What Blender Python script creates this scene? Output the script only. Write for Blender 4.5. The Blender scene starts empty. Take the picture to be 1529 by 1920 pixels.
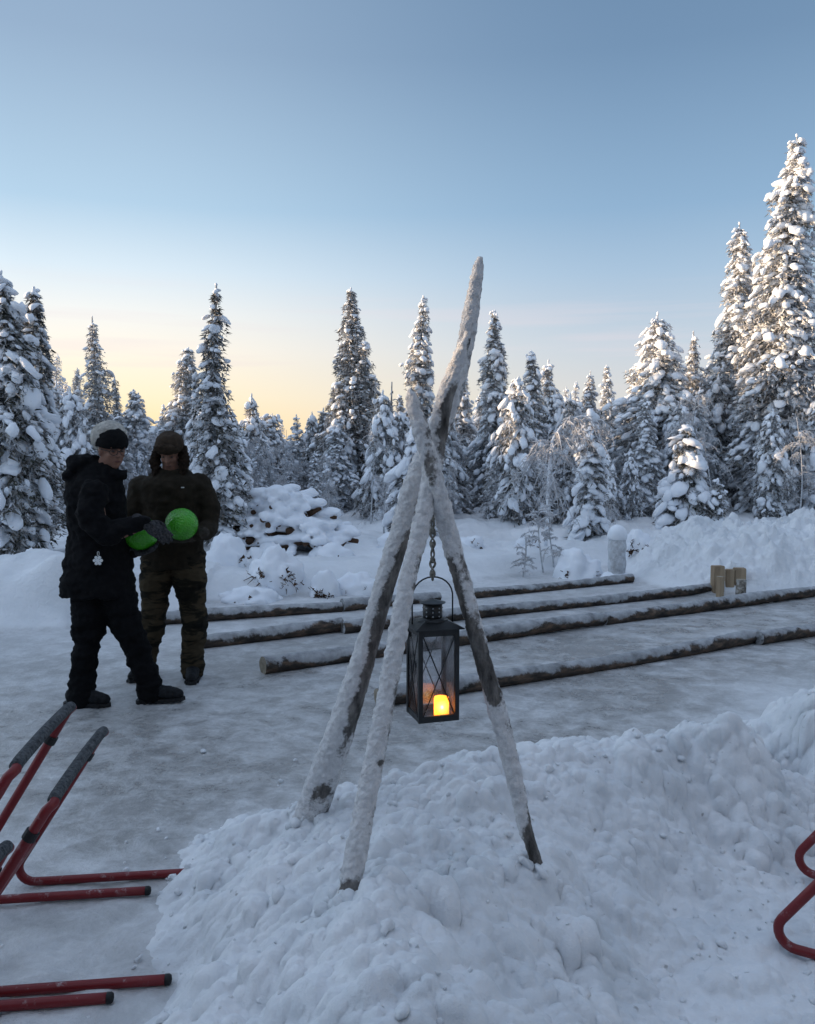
import bpy, bmesh, math, random
import numpy as np
from mathutils import Vector, Matrix
S = bpy.context.scene
R = math.radians
# ------------------------------------------------------------------ camera
FPX = 1590.0
cam = bpy.data.objects.new('camera', bpy.data.cameras.new('camera')); S.collection.objects.link(cam); S.camera = cam
CH = 1.6; PITCH = 3.96
cam.location = (0, 0, CH); cam.rotation_euler = (R(90 - PITCH), 0, 0)
cam.data.sensor_fit = 'VERTICAL'; cam.data.sensor_height = 36; cam.data.lens = FPX / 1920 * 36
cam.data.clip_start = 0.05; cam.data.clip_end = 2000
# ------------------------------------------------------------------ sky
SUN_AZ = -86.0; SUN_EL = 5.5
def lin(c): return tuple(((v/255)/12.92 if v/255 <= .04045 else ((v/255+.055)/1.055)**2.4) for v in c) + (1,)
w = bpy.data.worlds.new('World'); S.world = w; w.use_nodes = True
nt = w.node_tree; N = nt.nodes; L = nt.links
bg = N['Background']
sk = N.new('ShaderNodeTexSky'); sk.sky_type = 'NISHITA'; sk.sun_disc = False
sk.sun_elevation = R(SUN_EL); sk.sun_rotation = R(SUN_AZ); sk.ozone_density = 2
tc = N.new('ShaderNodeTexCoord'); sp = N.new('ShaderNodeSeparateXYZ'); L.new(tc.outputs['Generated'], sp.inputs[0])
def math_(op, a, b=None, c=None, tree=None, clamp=False):
    t = tree or nt
    n = t.nodes.new('ShaderNodeMath'); n.operation = op; n.use_clamp = clamp
    for i, v in enumerate((a, b, c)):
        if v is None: continue
        if isinstance(v, (int, float)): n.inputs[i].default_value = v
        else: t.links.new(v, n.inputs[i])
    return n.outputs[0]
def ramp(t, fac, stops, interp='LINEAR'):
    n = t.nodes.new('ShaderNodeValToRGB'); n.color_ramp.interpolation = interp
    el = n.color_ramp.elements
    while len(el) < len(stops): el.new(.5)
    for e, (p, c) in zip(el, stops): e.position = p; e.color = c
    if fac is not None: t.links.new(fac, n.inputs[0])
    return n.outputs[0]
def mixc(t, f, a, b, mode='MIX'):
    n = t.nodes.new('ShaderNodeMix'); n.data_type = 'RGBA'; n.blend_type = mode
    for s, v in ((n.inputs[0], f), (n.inputs[6], a), (n.inputs[7], b)):
        if isinstance(v, (int, float)): s.default_value = v
        elif isinstance(v, tuple): s.default_value = v
        else: t.links.new(v, s)
    return n.outputs[2]
zz = sp.outputs[2]
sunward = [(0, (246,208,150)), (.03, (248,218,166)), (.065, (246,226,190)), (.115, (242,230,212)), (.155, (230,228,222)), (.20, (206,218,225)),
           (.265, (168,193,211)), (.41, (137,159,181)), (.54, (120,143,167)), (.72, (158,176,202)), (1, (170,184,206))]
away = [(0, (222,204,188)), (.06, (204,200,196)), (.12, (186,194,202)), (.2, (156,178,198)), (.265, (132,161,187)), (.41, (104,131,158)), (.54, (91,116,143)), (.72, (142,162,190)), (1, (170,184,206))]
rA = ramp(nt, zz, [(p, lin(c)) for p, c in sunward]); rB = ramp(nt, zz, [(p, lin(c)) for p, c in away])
hx = math_('MULTIPLY', sp.outputs[0], math.sin(R(SUN_AZ))); hy = math_('MULTIPLY', sp.outputs[1], math.cos(R(SUN_AZ)))
hl = math_('SQRT', math_('MAXIMUM', math_('SUBTRACT', 1.0, math_('MULTIPLY', zz, zz)), 1e-4))
caz = math_('DIVIDE', math_('ADD', hx, hy), hl)
mr = N.new('ShaderNodeMapRange'); mr.interpolation_type = 'SMOOTHSTEP'; L.new(caz, mr.inputs[0]); mr.inputs[1].default_value = -.22; mr.inputs[2].default_value = .44
base = mixc(nt, mr.outputs[0], rB, rA)
mr2 = N.new('ShaderNodeMapRange'); L.new(caz, mr2.inputs[0]); mr2.inputs[1].default_value = -.95; mr2.inputs[2].default_value = -.4; mr2.inputs[3].default_value = .75; mr2.inputs[4].default_value = 1.0
base = mixc(nt, 1.0, base, mr2.outputs[0], 'MULTIPLY')
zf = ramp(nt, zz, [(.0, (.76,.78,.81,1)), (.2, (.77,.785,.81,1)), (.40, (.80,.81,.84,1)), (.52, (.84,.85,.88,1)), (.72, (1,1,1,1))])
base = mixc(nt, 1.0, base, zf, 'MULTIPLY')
# thin streaks of cloud low over the glow
mp = N.new('ShaderNodeMapping'); L.new(tc.outputs['Generated'], mp.inputs[0]); mp.inputs['Scale'].default_value = (1.6, 1.6, 34); mp.inputs['Rotation'].default_value = (0, R(1.2), 0)
nz = N.new('ShaderNodeTexNoise'); L.new(mp.outputs[0], nz.inputs[0]); nz.inputs['Scale'].default_value = 1.7; nz.inputs['Detail'].default_value = 4; nz.inputs['Roughness'].default_value = .45
cm = ramp(nt, nz.outputs[0], [(.52, (0,0,0,1)), (.66, (1,1,1,1))])
band = ramp(nt, zz, [(.05, (0,0,0,1)), (.09, (1,1,1,1)), (.15, (.8,.8,.8,1)), (.2, (0,0,0,1))])
cf = math_('MULTIPLY', math_('MULTIPLY', cm, band), .30)
base = mixc(nt, cf, base, lin((196,182,186)))
nis = mixc(nt, 1.0, sk.outputs[0], (.25,.25,.25,1), 'MULTIPLY')
fin = mixc(nt, .05, base, nis)
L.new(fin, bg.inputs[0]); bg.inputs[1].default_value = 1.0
# the sky is brightest round the low sun, left of the view
mr3 = N.new('ShaderNodeMapRange'); mr3.interpolation_type = 'SMOOTHSTEP'; L.new(caz, mr3.inputs[0]); mr3.inputs[1].default_value = .46; mr3.inputs[2].default_value = .93
lowm = math_('SUBTRACT', 1.0, math_('MULTIPLY', zz, 1.5), clamp=True)
gain = math_('ADD', 1.0, math_('MULTIPLY', math_('MULTIPLY', mr3.outputs[0], lowm), 2.2))
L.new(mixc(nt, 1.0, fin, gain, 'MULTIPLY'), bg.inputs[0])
# ------------------------------------------------------------------ sun
sl = bpy.data.lights.new('sun', 'SUN'); sl.energy = 5.0; sl.angle = R(.6); sl.color = (1, .73, .46)
so = bpy.data.objects.new('sun', sl); S.collection.objects.link(so)
sd = Vector((math.sin(R(SUN_AZ))*math.cos(R(SUN_EL)), math.cos(R(SUN_AZ))*math.cos(R(SUN_EL)), math.sin(R(SUN_EL))))
so.rotation_euler = sd.to_track_quat('Z', 'Y').to_euler()
S.view_settings.view_transform = 'Standard'; S.view_settings.look = 'None'; S.view_settings.exposure = .66; S.view_settings.gamma = 1
S.cycles.max_bounces = 6; S.cycles.diffuse_bounces = 3; S.cycles.glossy_bounces = 3; S.cycles.transparent_max_bounces = 10
S.cycles.caustics_reflective = False; S.cycles.caustics_refractive = False

# ------------------------------------------------------------------ projection helpers (real positions from a distance)
_p = R(PITCH); _f = Vector((0, math.cos(_p), -math.sin(_p))); _u = Vector((0, math.sin(_p), math.cos(_p)))
def ray(px, py): return _f + Vector((1,0,0))*(px-764.5)/FPX + _u*(960-py)/FPX
def P(px, py, Y):
    r = ray(px, py); return Vector((0,0,CH)) + r*(Y/r.y)
def G(px, py, z=0.0):
    r = ray(px, py); return Vector((0,0,CH)) + r*((z-CH)/r.z)
# ------------------------------------------------------------------ mesh helpers
def tag(o, label=None, cat=None, group=None, kind=None):
    if label: o['label'] = label
    if cat: o['category'] = cat
    if group: o['group'] = group
    if kind: o['kind'] = kind
    return o
def empty(name, loc=(0,0,0), rz=0, **k):
    o = bpy.data.objects.new(name, None); S.collection.objects.link(o); o.location = loc; o.rotation_euler = (0,0,rz); o.empty_display_size = .1
    bpy.context.view_layer.update()
    return tag(o, **k)
def link(name, me, mats, parent=None, **k):
    o = bpy.data.objects.new(name, me); S.collection.objects.link(o)
    for m in (mats if isinstance(mats, (list, tuple)) else [mats]):
        if m is not None and not (m.name in [x.name for x in me.materials if x]): me.materials.append(m)
    if parent is not None: o.parent = parent
    return tag(o, **k)
def npmesh(name, V, F, attrs=None, smooth=True, mi=None):
    V = np.asarray(V, np.float32); F = np.asarray(F, np.int32); k = F.shape[1]
    me = bpy.data.meshes.new(name)
    me.vertices.add(len(V)); me.vertices.foreach_set('co', V.ravel())
    me.loops.add(F.size); me.loops.foreach_set('vertex_index', F.ravel())
    me.polygons.add(len(F)); me.polygons.foreach_set('loop_start', np.arange(0, F.size, k, dtype=np.int32))
    try: me.polygons.foreach_set('loop_total', np.full(len(F), k, np.int32))
    except Exception: pass
    if mi is not None: me.polygons.foreach_set('material_index', np.asarray(mi, np.int32))
    for n, a in (attrs or {}).items():
        at = me.attributes.new(n, 'FLOAT', 'POINT'); at.data.foreach_set('value', np.asarray(a, np.float32).ravel())
    me.update(calc_edges=True); me.validate()
    me.shade_smooth() if smooth else me.shade_flat()
    return me
class Acc:
    def __init__(s): s.V = []; s.F = []; s.A = []; s.n = 0
    def add(s, V, F, a=0.0):
        V = np.asarray(V, float)
        s.V.append(V); s.F.append(np.asarray(F) + s.n); s.A.append(np.broadcast_to(np.asarray(a, float), (len(V),))); s.n += len(V); return s
    def mesh(s, name, smooth=True, attr='frost'):
        return npmesh(name, np.concatenate(s.V), np.concatenate(s.F), {attr: np.concatenate(s.A)}, smooth)
def _hash(ix, iy, iz, seed):
    h = (ix.astype(np.int64)*374761393 + iy.astype(np.int64)*668265263 + iz.astype(np.int64)*2147483647 + seed*1274126177) & 0xffffffff
    h = ((h ^ (h >> 13))*1103515245) & 0xffffffff
    h = ((h ^ (h >> 16))*668265263) & 0xffffffff
    return (h ^ (h >> 15)) & 0xffffffff
def pn(x, y, z=0.0, seed=0):
    x, y, z = np.broadcast_arrays(np.asarray(x, float), np.asarray(y, float), np.asarray(z, float))
    ix, iy, iz = np.floor(x), np.floor(y), np.floor(z); fx, fy, fz = x-ix, y-iy, z-iz
    u, v, ww = [t*t*t*(t*(t*6-15)+10) for t in (fx, fy, fz)]
    out = 0
    for a in (0, 1):
        for b in (0, 1):
            for c in (0, 1):
                h = _hash(ix+a, iy+b, iz+c, seed); th = (h & 1023)/1024*2*np.pi; ph = ((h >> 10) & 1023)/512-1; s = np.sqrt(1-ph*ph)
                g = np.cos(th)*s*(fx-a) + np.sin(th)*s*(fy-b) + ph*(fz-c)
                out = out + g*(u if a else 1-u)*(v if b else 1-v)*(ww if c else 1-ww)
    return out*1.6
def fbm(x, y, z=0.0, seed=0, oct=4, rough=.5, lac=2.1):
    o = 0; a = 1; t = 0
    for i in range(oct):
        o = o + a*pn(np.asarray(x)*lac**i, np.asarray(y)*lac**i, np.asarray(z)*lac**i, seed+i*17); t += a; a *= rough
    return o/t*1.3
def resample(pts, rad, step):
    pts = np.array([tuple(p) for p in pts], float); rad = np.array(rad, float)
    n = len(pts)
    ts = [0]; 
    for i in range(1, n): ts.append(ts[-1] + np.linalg.norm(pts[i]-pts[i-1]))
    ts = np.array(ts); m = max(2, int(ts[-1]/step)+1); t = np.linspace(0, ts[-1], m)
    tan = np.zeros_like(pts)
    for i in range(n):
        a, b = max(i-1, 0), min(i+1, n-1); tan[i] = (pts[b]-pts[a])/(ts[b]-ts[a]+1e-9)
    out = []; ro = []
    for q in t:
        i = min(max(np.searchsorted(ts, q, side='right')-1, 0), n-2); h = ts[i+1]-ts[i]; s = (q-ts[i])/h
        out.append((2*s**3-3*s**2+1)*pts[i] + (s**3-2*s**2+s)*h*tan[i] + (-2*s**3+3*s**2)*pts[i+1] + (s**3-s**2)*h*tan[i+1])
        ro.append(rad[i] + (rad[i+1]-rad[i])*s)
    return np.array(out), np.array(ro)
def tube(pts, rad, n=10, caps=True, ex=None, flat=None):
    """pts (m,3); returns V, F(tri). ex: fn(center,dir(unit ring),t)->scale"""
    pts = np.array([tuple(p) for p in pts], float); m = len(pts)
    rad = np.broadcast_to(np.array(rad, float), (m,))
    T = np.gradient(pts, axis=0); T /= np.linalg.norm(T, axis=1)[:, None]+1e-12
    ref = np.array([0, 0, 1.]) if abs(T[0][2]) < .9 else np.array([1., 0, 0])
    A = np.zeros((m, 3)); a = ref - T[0]*np.dot(ref, T[0]); a /= np.linalg.norm(a); A[0] = a
    for i in range(1, m):
        a = A[i-1] - T[i]*np.dot(A[i-1], T[i]); A[i] = a/(np.linalg.norm(a)+1e-12)
    B = np.cross(T, A)
    th = np.arange(n)/n*2*np.pi
    D = A[:, None, :]*np.cos(th)[None, :, None] + B[:, None, :]*np.sin(th)[None, :, None]
    V = pts[:, None, :] + D*rad[:, None, None]
    V = V.reshape(-1, 3)
    i, j = np.meshgrid(np.arange(m-1), np.arange(n), indexing='ij'); i = i.ravel(); j = j.ravel(); k = (j+1) % n
    a_, b_, c_, d_ = i*n+j, i*n+k, (i+1)*n+k, (i+1)*n+j
    F = np.concatenate([np.stack([a_, b_, c_], 1), np.stack([a_, c_, d_], 1)])
    if caps:
        V = np.concatenate([V, [pts[0] - T[0]*rad[0]*.25, pts[-1] + T[-1]*rad[-1]*.25]]); q = m*n
        jj = np.arange(n); kk = (jj+1) % n
        F = np.concatenate([F, np.stack([np.full(n, q), kk, jj], 1), np.stack([np.full(n, q+1), (m-1)*n+jj, (m-1)*n+kk], 1)])
    return V, F
def ico(sub):
    bm = bmesh.new(); bmesh.ops.create_icosphere(bm, subdivisions=sub, radius=1)
    V = np.array([v.co[:] for v in bm.verts]); F = np.array([[v.index for v in f.verts] for f in bm.faces]); bm.free(); return V, F
ICO1, ICO2, ICO3, ICO4 = ico(1), ico(2), ico(3), ico(4)
def boxm(x0, x1, y0, y1, z0, z1):
    V = np.array([[x, y, z] for x in (x0, x1) for y in (y0, y1) for z in (z0, z1)], float)
    Q = [(0,1,3,2), (4,6,7,5), (0,4,5,1), (2,3,7,6), (0,2,6,4), (1,5,7,3)]
    return V, np.array([t for q in Q for t in ((q[0], q[1], q[2]), (q[0], q[2], q[3]))])
def xf(V, M):
    V = np.asarray(V, float); M = np.array(M); return V @ M[:3, :3].T + M[:3, 3]
def evalmod(me, mods):
    o = bpy.data.objects.new('tmp', me); S.collection.objects.link(o)
    for typ, kw in mods:
        m = o.modifiers.new('m', typ)
        for k, v in kw.items(): setattr(m, k, v)
    dg = bpy.context.evaluated_depsgraph_get(); dg.update()
    r = bpy.data.meshes.new_from_object(o.evaluated_get(dg)); bpy.data.objects.remove(o); return r
def mverts(me):
    a = np.zeros(len(me.vertices)*3, np.float32); me.vertices.foreach_get('co', a); return a.reshape(-1, 3).astype(float)
def mnorm(me):
    a = np.zeros(len(me.vertices)*3, np.float32); me.vertices.foreach_get('normal', a); return a.reshape(-1, 3).astype(float)
def setverts(me, V): me.vertices.foreach_set('co', np.asarray(V, np.float32).ravel()); me.update()

# ------------------------------------------------------------------ materials
def mat(name, col, rough=.6, spec=.3, metal=0, build=None, **kw):
    m = bpy.data.materials.new(name); m.use_nodes = True; t = m.node_tree; b = t.nodes['Principled BSDF']
    b.inputs['Base Color'].default_value = tuple(col)+(1,); b.inputs['Roughness'].default_value = rough
    b.inputs['Specular IOR Level'].default_value = spec; b.inputs['Metallic'].default_value = metal
    if build: build(t, b)
    return m
def noise(t, scale, detail=4, rough=.5, coord='Object', vec=None, scl=None, dist=0):
    if vec is None:
        c = t.nodes.new('ShaderNodeTexCoord'); vec = c.outputs[coord] if coord != 'Pos' else None
        if coord == 'Pos': g = t.nodes.new('ShaderNodeNewGeometry'); vec = g.outputs['Position']
    if scl:
        mp_ = t.nodes.new('ShaderNodeMapping'); t.links.new(vec, mp_.inputs[0]); mp_.inputs['Scale'].default_value = scl; vec = mp_.outputs[0]
    n = t.nodes.new('ShaderNodeTexNoise'); t.links.new(vec, n.inputs[0]); n.inputs['Scale'].default_value = scale
    n.inputs['Detail'].default_value = detail; n.inputs['Roughness'].default_value = rough; n.inputs['Distortion'].default_value = dist
    return n.outputs[0]
def bump(t, b, h, strength, dist):
    n = t.nodes.new('ShaderNodeBump'); n.inputs['Strength'].default_value = strength; n.inputs['Distance'].default_value = dist
    t.links.new(h, n.inputs['Height']); t.links.new(n.outputs[0], b.inputs['Normal'])
def attr(t, n):
    a = t.nodes.new('ShaderNodeAttribute'); a.attribute_name = n; return a.outputs['Fac']
SNOW = (.88, .89, .90)
def _snow(t, b):
    h = noise(t, 60, 5, .65, 'Pos')
    c = ramp(t, noise(t, 5, 3, .5, 'Pos'), [(.35, (.83,.86,.91,1)), (.65, (.89,.91,.95,1))]); t.links.new(c, b.inputs['Base Color'])
    bump(t, b, h, .45, .008)
M_snow = mat('snow', SNOW, .55, .25, build=_snow)
def _heap(t, b):
    c = ramp(t, noise(t, 3.2, 4, .6, 'Pos'), [(.3, (.62,.645,.67,1)), (.62, (.79,.80,.815,1))])
    d = ramp(t, noise(t, 26, 2, .5, 'Pos'), [(.72, (0,0,0,1)), (.78, (1,1,1,1))])
    c2 = mixc(t, math_('MULTIPLY', d, .55, tree=t), c, (.16,.14,.12,1)); t.links.new(c2, b.inputs['Base Color'])
    h = math_('ADD', noise(t, 45, 6, .65, 'Pos'), math_('MULTIPLY', noise(t, 240, 2, .5, 'Pos'), .25, tree=t), tree=t)
    bump(t, b, h, .5, .012)
M_heap = mat('heaped_snow', SNOW, .6, .2, build=_heap)
def _ground(t, b):
    ice = attr(t, 'ice')
    n1 = noise(t, 1.1, 6, .62, 'Pos', dist=.6); n2 = noise(t, 5.5, 8, .72, 'Pos', dist=.35); n3 = noise(t, 34, 5, .75, 'Pos')
    s = math_('ADD', math_('MULTIPLY', n1, .55, tree=t), math_('MULTIPLY', n2, .45, tree=t), tree=t)
    icec = ramp(t, math_('ADD', math_('MULTIPLY', n2, .62, tree=t), math_('MULTIPLY', n3, .38, tree=t), tree=t), [(.30, (.20,.195,.19,1)), (.48, (.33,.322,.315,1)), (.64, (.54,.535,.53,1))])
    rime = ramp(t, s, [(.44, (0,0,0,1)), (.66, (1,1,1,1))])
    snowm = math_('SUBTRACT', 1.0, math_('MULTIPLY', ice, math_('SUBTRACT', 1.0, math_('MULTIPLY', rime, .62, tree=t), tree=t), tree=t), tree=t, clamp=True)
    c = mixc(t, snowm, icec, ramp(t, n1, [(.3, (.70,.72,.74,1)), (.7, (.86,.87,.89,1))])); t.links.new(c, b.inputs['Base Color'])
    r = math_('ADD', .27, math_('MULTIPLY', snowm, .4, tree=t), tree=t); t.links.new(r, b.inputs['Roughness'])
    h = math_('ADD', math_('MULTIPLY', n2, .8, tree=t), math_('MULTIPLY', n3, .5, tree=t), tree=t)
    sc = noise(t, 3, 6, .7, 'Pos', scl=(2.2,9,1), dist=.3)
    h = math_('ADD', h, math_('MULTIPLY', sc, .25, tree=t), tree=t)
    h = math_('ADD', h, math_('MULTIPLY', math_('MULTIPLY', noise(t, 13, 6, .7, 'Pos', dist=.5), 1.5, tree=t), snowm, tree=t), tree=t)
    bump(t, b, h, .65, .024)
M_ground = mat('packed_ice_and_snow', (.5,.5,.5), .4, .4, build=_ground)
def _fol(t, b):
    f = attr(t, 'frost')
    c = ramp(t, f, [(0, (.03,.034,.024,1)), (.32, (.085,.083,.07,1)), (.55, (.27,.26,.25,1)), (1, (.70,.70,.72,1))]); t.links.new(c, b.inputs['Base Color'])
M_fol = mat('frosted_needles', (.05,.06,.04), .75, .15, build=_fol)
def _bark(t, b):
    n = noise(t, 9, 5, .6, 'Object', scl=(1,1,.3)); f = attr(t, 'frost')
    c = ramp(t, n, [(.3, (.05,.042,.036,1)), (.7, (.16,.135,.115,1))])
    m = math_('ADD', f, math_('MULTIPLY', math_('SUBTRACT', noise(t, 14, 4, .6), .5, tree=t), 1.6, tree=t), tree=t, clamp=True)
    t.links.new(mixc(t, m, c, (.66,.68,.71,1)), b.inputs['Base Color'])
M_bark = mat('frosted_bark', (.1,.09,.08), .85, .1, build=_bark)
def _twig(t, b):
    f = attr(t, 'frost'); c = ramp(t, f, [(0, (.24,.23,.22,1)), (.5, (.52,.52,.54,1)), (1, (.80,.81,.84,1))]); t.links.new(c, b.inputs['Base Color'])
M_twig = mat('rime_covered_twigs', (.5,.5,.5), .8, .1, build=_twig)
def _pole(t, b):
    f = attr(t, 'frost'); n = noise(t, 30, 6, .65, 'Pos', scl=(1,1,.35))
    w_ = ramp(t, n, [(.3, (.035,.032,.030,1)), (.5, (.13,.12,.112,1)), (.72, (.30,.28,.26,1))])
    e = math_('MULTIPLY', math_('SUBTRACT', noise(t, 55, 6, .7, 'Pos'), .5, tree=t), 1.3, tree=t)
    m = ramp(t, math_('ADD', f, e, tree=t), [(.34, (0,0,0,1)), (.62, (1,1,1,1))])
    t.links.new(mixc(t, m, w_, ramp(t, noise(t, 40, 6, .75, 'Pos'), [(.3, (.52,.51,.51,1)), (.65, (.78,.77,.77,1))])), b.inputs['Base Color'])
    bump(t, b, math_('ADD', noise(t, 170, 4, .7, 'Pos'), noise(t, 60, 3, .6, 'Pos'), tree=t), .8, .006)
M_pole = mat('frosted_pole_wood', (.3,.3,.3), .8, .15, build=_pole)
def _log(t, b):
    f = attr(t, 'frost'); n = noise(t, 7, 6, .65, 'Pos', scl=(1,1,3))
    w_ = ramp(t, n, [(.32, (.022,.019,.018,1)), (.50, (.065,.052,.043,1)), (.62, (.14,.095,.068,1)), (.78, (.26,.22,.18,1))])
    e = math_('MULTIPLY', math_('SUBTRACT', noise(t, 16, 6, .7, 'Pos'), .5, tree=t), 1.5, tree=t)
    m = ramp(t, math_('ADD', f, e, tree=t), [(.34, (0,0,0,1)), (.64, (1,1,1,1))])
    fr = ramp(t, noise(t, 9, 5, .65, 'Pos'), [(.3, (.20,.205,.21,1)), (.7, (.50,.51,.53,1))])
    t.links.new(mixc(t, m, w_, fr), b.inputs['Base Color'])
    bump(t, b, noise(t, 60, 5, .7, 'Pos'), .6, .008)
M_log = mat('rimed_log_bark', (.2,.15,.1), .75, .2, build=_log)
def _end(t, b):
    c_ = t.nodes.new('ShaderNodeTexCoord'); n = noise(t, 20, 4, .6)
    t.links.new(ramp(t, n, [(.3, (.22,.18,.13,1)), (.7, (.42,.38,.31,1))]), b.inputs['Base Color'])
M_end = mat('cut_wood', (.4,.33,.24), .8, .1, build=_end)
def _blk(t, b):
    n = noise(t, 12, 5, .6, 'Object', scl=(1,1,.15)); t.links.new(ramp(t, n, [(.3, (.24,.17,.11,1)), (.7, (.46,.36,.25,1))]), b.inputs['Base Color'])
    bump(t, b, n, .4, .01)
M_blk = mat('split_pine', (.4,.3,.2), .75, .15, build=_blk)
def _blkbark(t, b):
    n = noise(t, 18, 5, .7); t.links.new(ramp(t, n, [(.38, (.07,.055,.045,1)), (.55, (.36,.33,.29,1)), (.7, (.6,.6,.6,1))]), b.inputs['Base Color'])
M_blkbark = mat('birch_bark', (.4,.3,.2), .75, .15, build=_blkbark)
def _red(t, b):
    n = noise(t, 28, 5, .7, 'Pos'); m = ramp(t, n, [(.56, (0,0,0,1)), (.72, (1,1,1,1))])
    g = t.nodes.new('ShaderNodeNewGeometry'); s_ = t.nodes.new('ShaderNodeSeparateXYZ'); t.links.new(g.outputs['Normal'], s_.inputs[0])
    up = math_('MULTIPLY', math_('MAXIMUM', s_.outputs[2], .12, tree=t), .85, tree=t)
    t.links.new(mixc(t, math_('MULTIPLY', m, up, tree=t), (.17,.012,.015,1), (.50,.46,.47,1)), b.inputs['Base Color'])
    t.links.new(math_('ADD', .38, math_('MULTIPLY', m, .3, tree=t), tree=t), b.inputs['Roughness'])
M_red = mat('red_paint_with_rime', (.25,.02,.02), .4, .4, build=_red)
def _grip(t, b):
    n = noise(t, 80, 5, .7, 'Pos'); t.links.new(ramp(t, n, [(.35, (.025,.027,.03,1)), (.75, (.15,.16,.17,1))]), b.inputs['Base Color']); bump(t, b, n, .4, .003)
M_grip = mat('frosted_foam_grip', (.1,.1,.1), .9, .1, build=_grip)
M_plug = mat('black_plug', (.012,.012,.013), .5, .3)
def _lmetal(t, b):
    n = noise(t, 40, 4, .6); t.links.new(ramp(t, n, [(.3, (.006,.007,.008,1)), (.75, (.022,.025,.028,1))]), b.inputs['Base Color'])
    t.links.new(ramp(t, n, [(.3, (.35,.35,.35,1)), (.7, (.6,.6,.6,1))]), b.inputs['Roughness'])
M_lmetal = mat('black_painted_metal', (.02,.02,.022), .45, .5, .2, build=_lmetal)
def _glass(t, b):
    t.nodes.remove(b); o = t.nodes['Material Output']
    tr = t.nodes.new('ShaderNodeBsdfTransparent'); gl = t.nodes.new('ShaderNodeBsdfGlossy'); gl.inputs['Roughness'].default_value = .03
    tr.inputs[0].default_value = (.93,.94,.95,1)
    df = t.nodes.new('ShaderNodeBsdfDiffuse'); df.inputs[0].default_value = (.7,.7,.72,1)
    fr = t.nodes.new('ShaderNodeFresnel'); fr.inputs[0].default_value = 1.5
    m = t.nodes.new('ShaderNodeMixShader'); t.links.new(fr.outputs[0], m.inputs[0]); t.links.new(tr.outputs[0], m.inputs[1]); t.links.new(gl.outputs[0], m.inputs[2])
    m2 = t.nodes.new('ShaderNodeMixShader'); k = ramp(t, noise(t, 14, 5, .6), [(.45, (0.02,.02,.02,1)), (.7, (.22,.22,.22,1))])
    t.links.new(k, m2.inputs[0]); t.links.new(m.outputs[0], m2.inputs[1]); t.links.new(df.outputs[0], m2.inputs[2]); t.links.new(m2.outputs[0], o.inputs[0])
M_glass = mat('misted_glass', (.9,.9,.9), build=_glass)
def cloth(name, c0, c1, scale=25, rough=.9, bs=.4, bd=.006, scl=None):
    def f(t, b):
        n = noise(t, scale, 5, .6, 'Object', scl=scl); t.links.new(ramp(t, n, [(.3, tuple(c0)+(1,)), (.7, tuple(c1)+(1,))]), b.inputs['Base Color'])
        bump(t, b, noise(t, scale*5, 3, .6), bs, bd)
    return mat(name, c0, rough, .12, build=f)
M_blackjacket = cloth('black_padded_cloth', (.004,.004,.005), (.009,.009,.010))
M_blacktrouser = cloth('black_trouser_cloth', (.003,.0033,.004), (.007,.007,.008))
M_brownjacket = cloth('dark_brown_cloth', (.016,.013,.009), (.030,.024,.017), 18)
def _camo(t, b):
    n = noise(t, 7, 4, .65, 'Object', scl=(.5,.5,1.6), dist=.4)
    t.links.new(ramp(t, n, [(.36, (.008,.008,.007,1)), (.47, (.018,.016,.011,1)), (.53, (.05,.038,.024,1)), (.66, (.07,.055,.034,1))]), b.inputs['Base Color'])
M_camo = mat('camouflage_cloth', (.03,.03,.02), .9, .1, build=_camo)
M_fur = cloth('brown_fur', (.012,.008,.006), (.04,.028,.020), 60, .95, .9, .01)
M_hatbrown = cloth('brown_hat_cloth', (.030,.021,.015), (.055,.040,.029), 30)
M_cream = cloth('cream_wool', (.38,.365,.33), (.72,.69,.63), 50, .95, 1, .01)
M_hatblack = cloth('black_wool', (.005,.005,.006), (.012,.012,.013), 60, .95, .9, .008)
M_skin = cloth('skin', (.19,.10,.074), (.25,.138,.10), 12, .55, .1, .001)
M_glove = cloth('dark_grey_wool', (.012,.012,.014), (.085,.085,.09), 70, .95, .9, .006)
M_gloveb = cloth('brown_glove_cloth', (.02,.017,.014), (.075,.065,.055), 60, .95, .9, .006)
M_boot = cloth('black_boot_leather', (.006,.006,.007), (.025,.027,.03), 40, .6)
M_white = mat('white_reflector', (.75,.77,.78), .4, .4)
M_eye = mat('eye', (.04,.03,.03), .3, .5)
M_lip = mat('lip', (.13,.055,.045), .5, .3)
def _ball(t, b):
    n = noise(t, 9, 3, .5)
    t.links.new(ramp(t, n, [(.3, (.038,.25,.009,1)), (.7, (.06,.37,.014,1))]), b.inputs['Base Color'])
    wv = t.nodes.new('ShaderNodeTexWave'); wv.wave_type = 'RINGS'; wv.rings_direction = 'Z'; wv.inputs['Scale'].default_value = 22; wv.inputs['Distortion'].default_value = 1.5
    c = t.nodes.new('ShaderNodeTexCoord'); t.links.new(c.outputs['Object'], wv.inputs[0])
    vo = t.nodes.new('ShaderNodeTexVoronoi'); vo.inputs['Scale'].default_value = 75; t.links.new(c.outputs['Object'], vo.inputs[0])
    bump(t, b, vo.outputs[0], .9, .006)
M_ball = mat('green_textured_rubber', (.1,.5,.02), .22, .5, build=_ball)
M_rope = cloth('frosted_rope', (.10,.09,.07), (.40,.38,.34), 90, .9, .9, .004)
def _dark(t, b):
    f = attr(t, 'frost'); t.links.new(ramp(t, f, [(0, (.03,.02,.014,1)), (.6, (.12,.07,.045,1)), (1, (.7,.72,.75,1))]), b.inputs['Base Color'])
M_stick = mat('dark_stick_bark', (.05,.035,.02), .85, .1, build=_dark)

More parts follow.
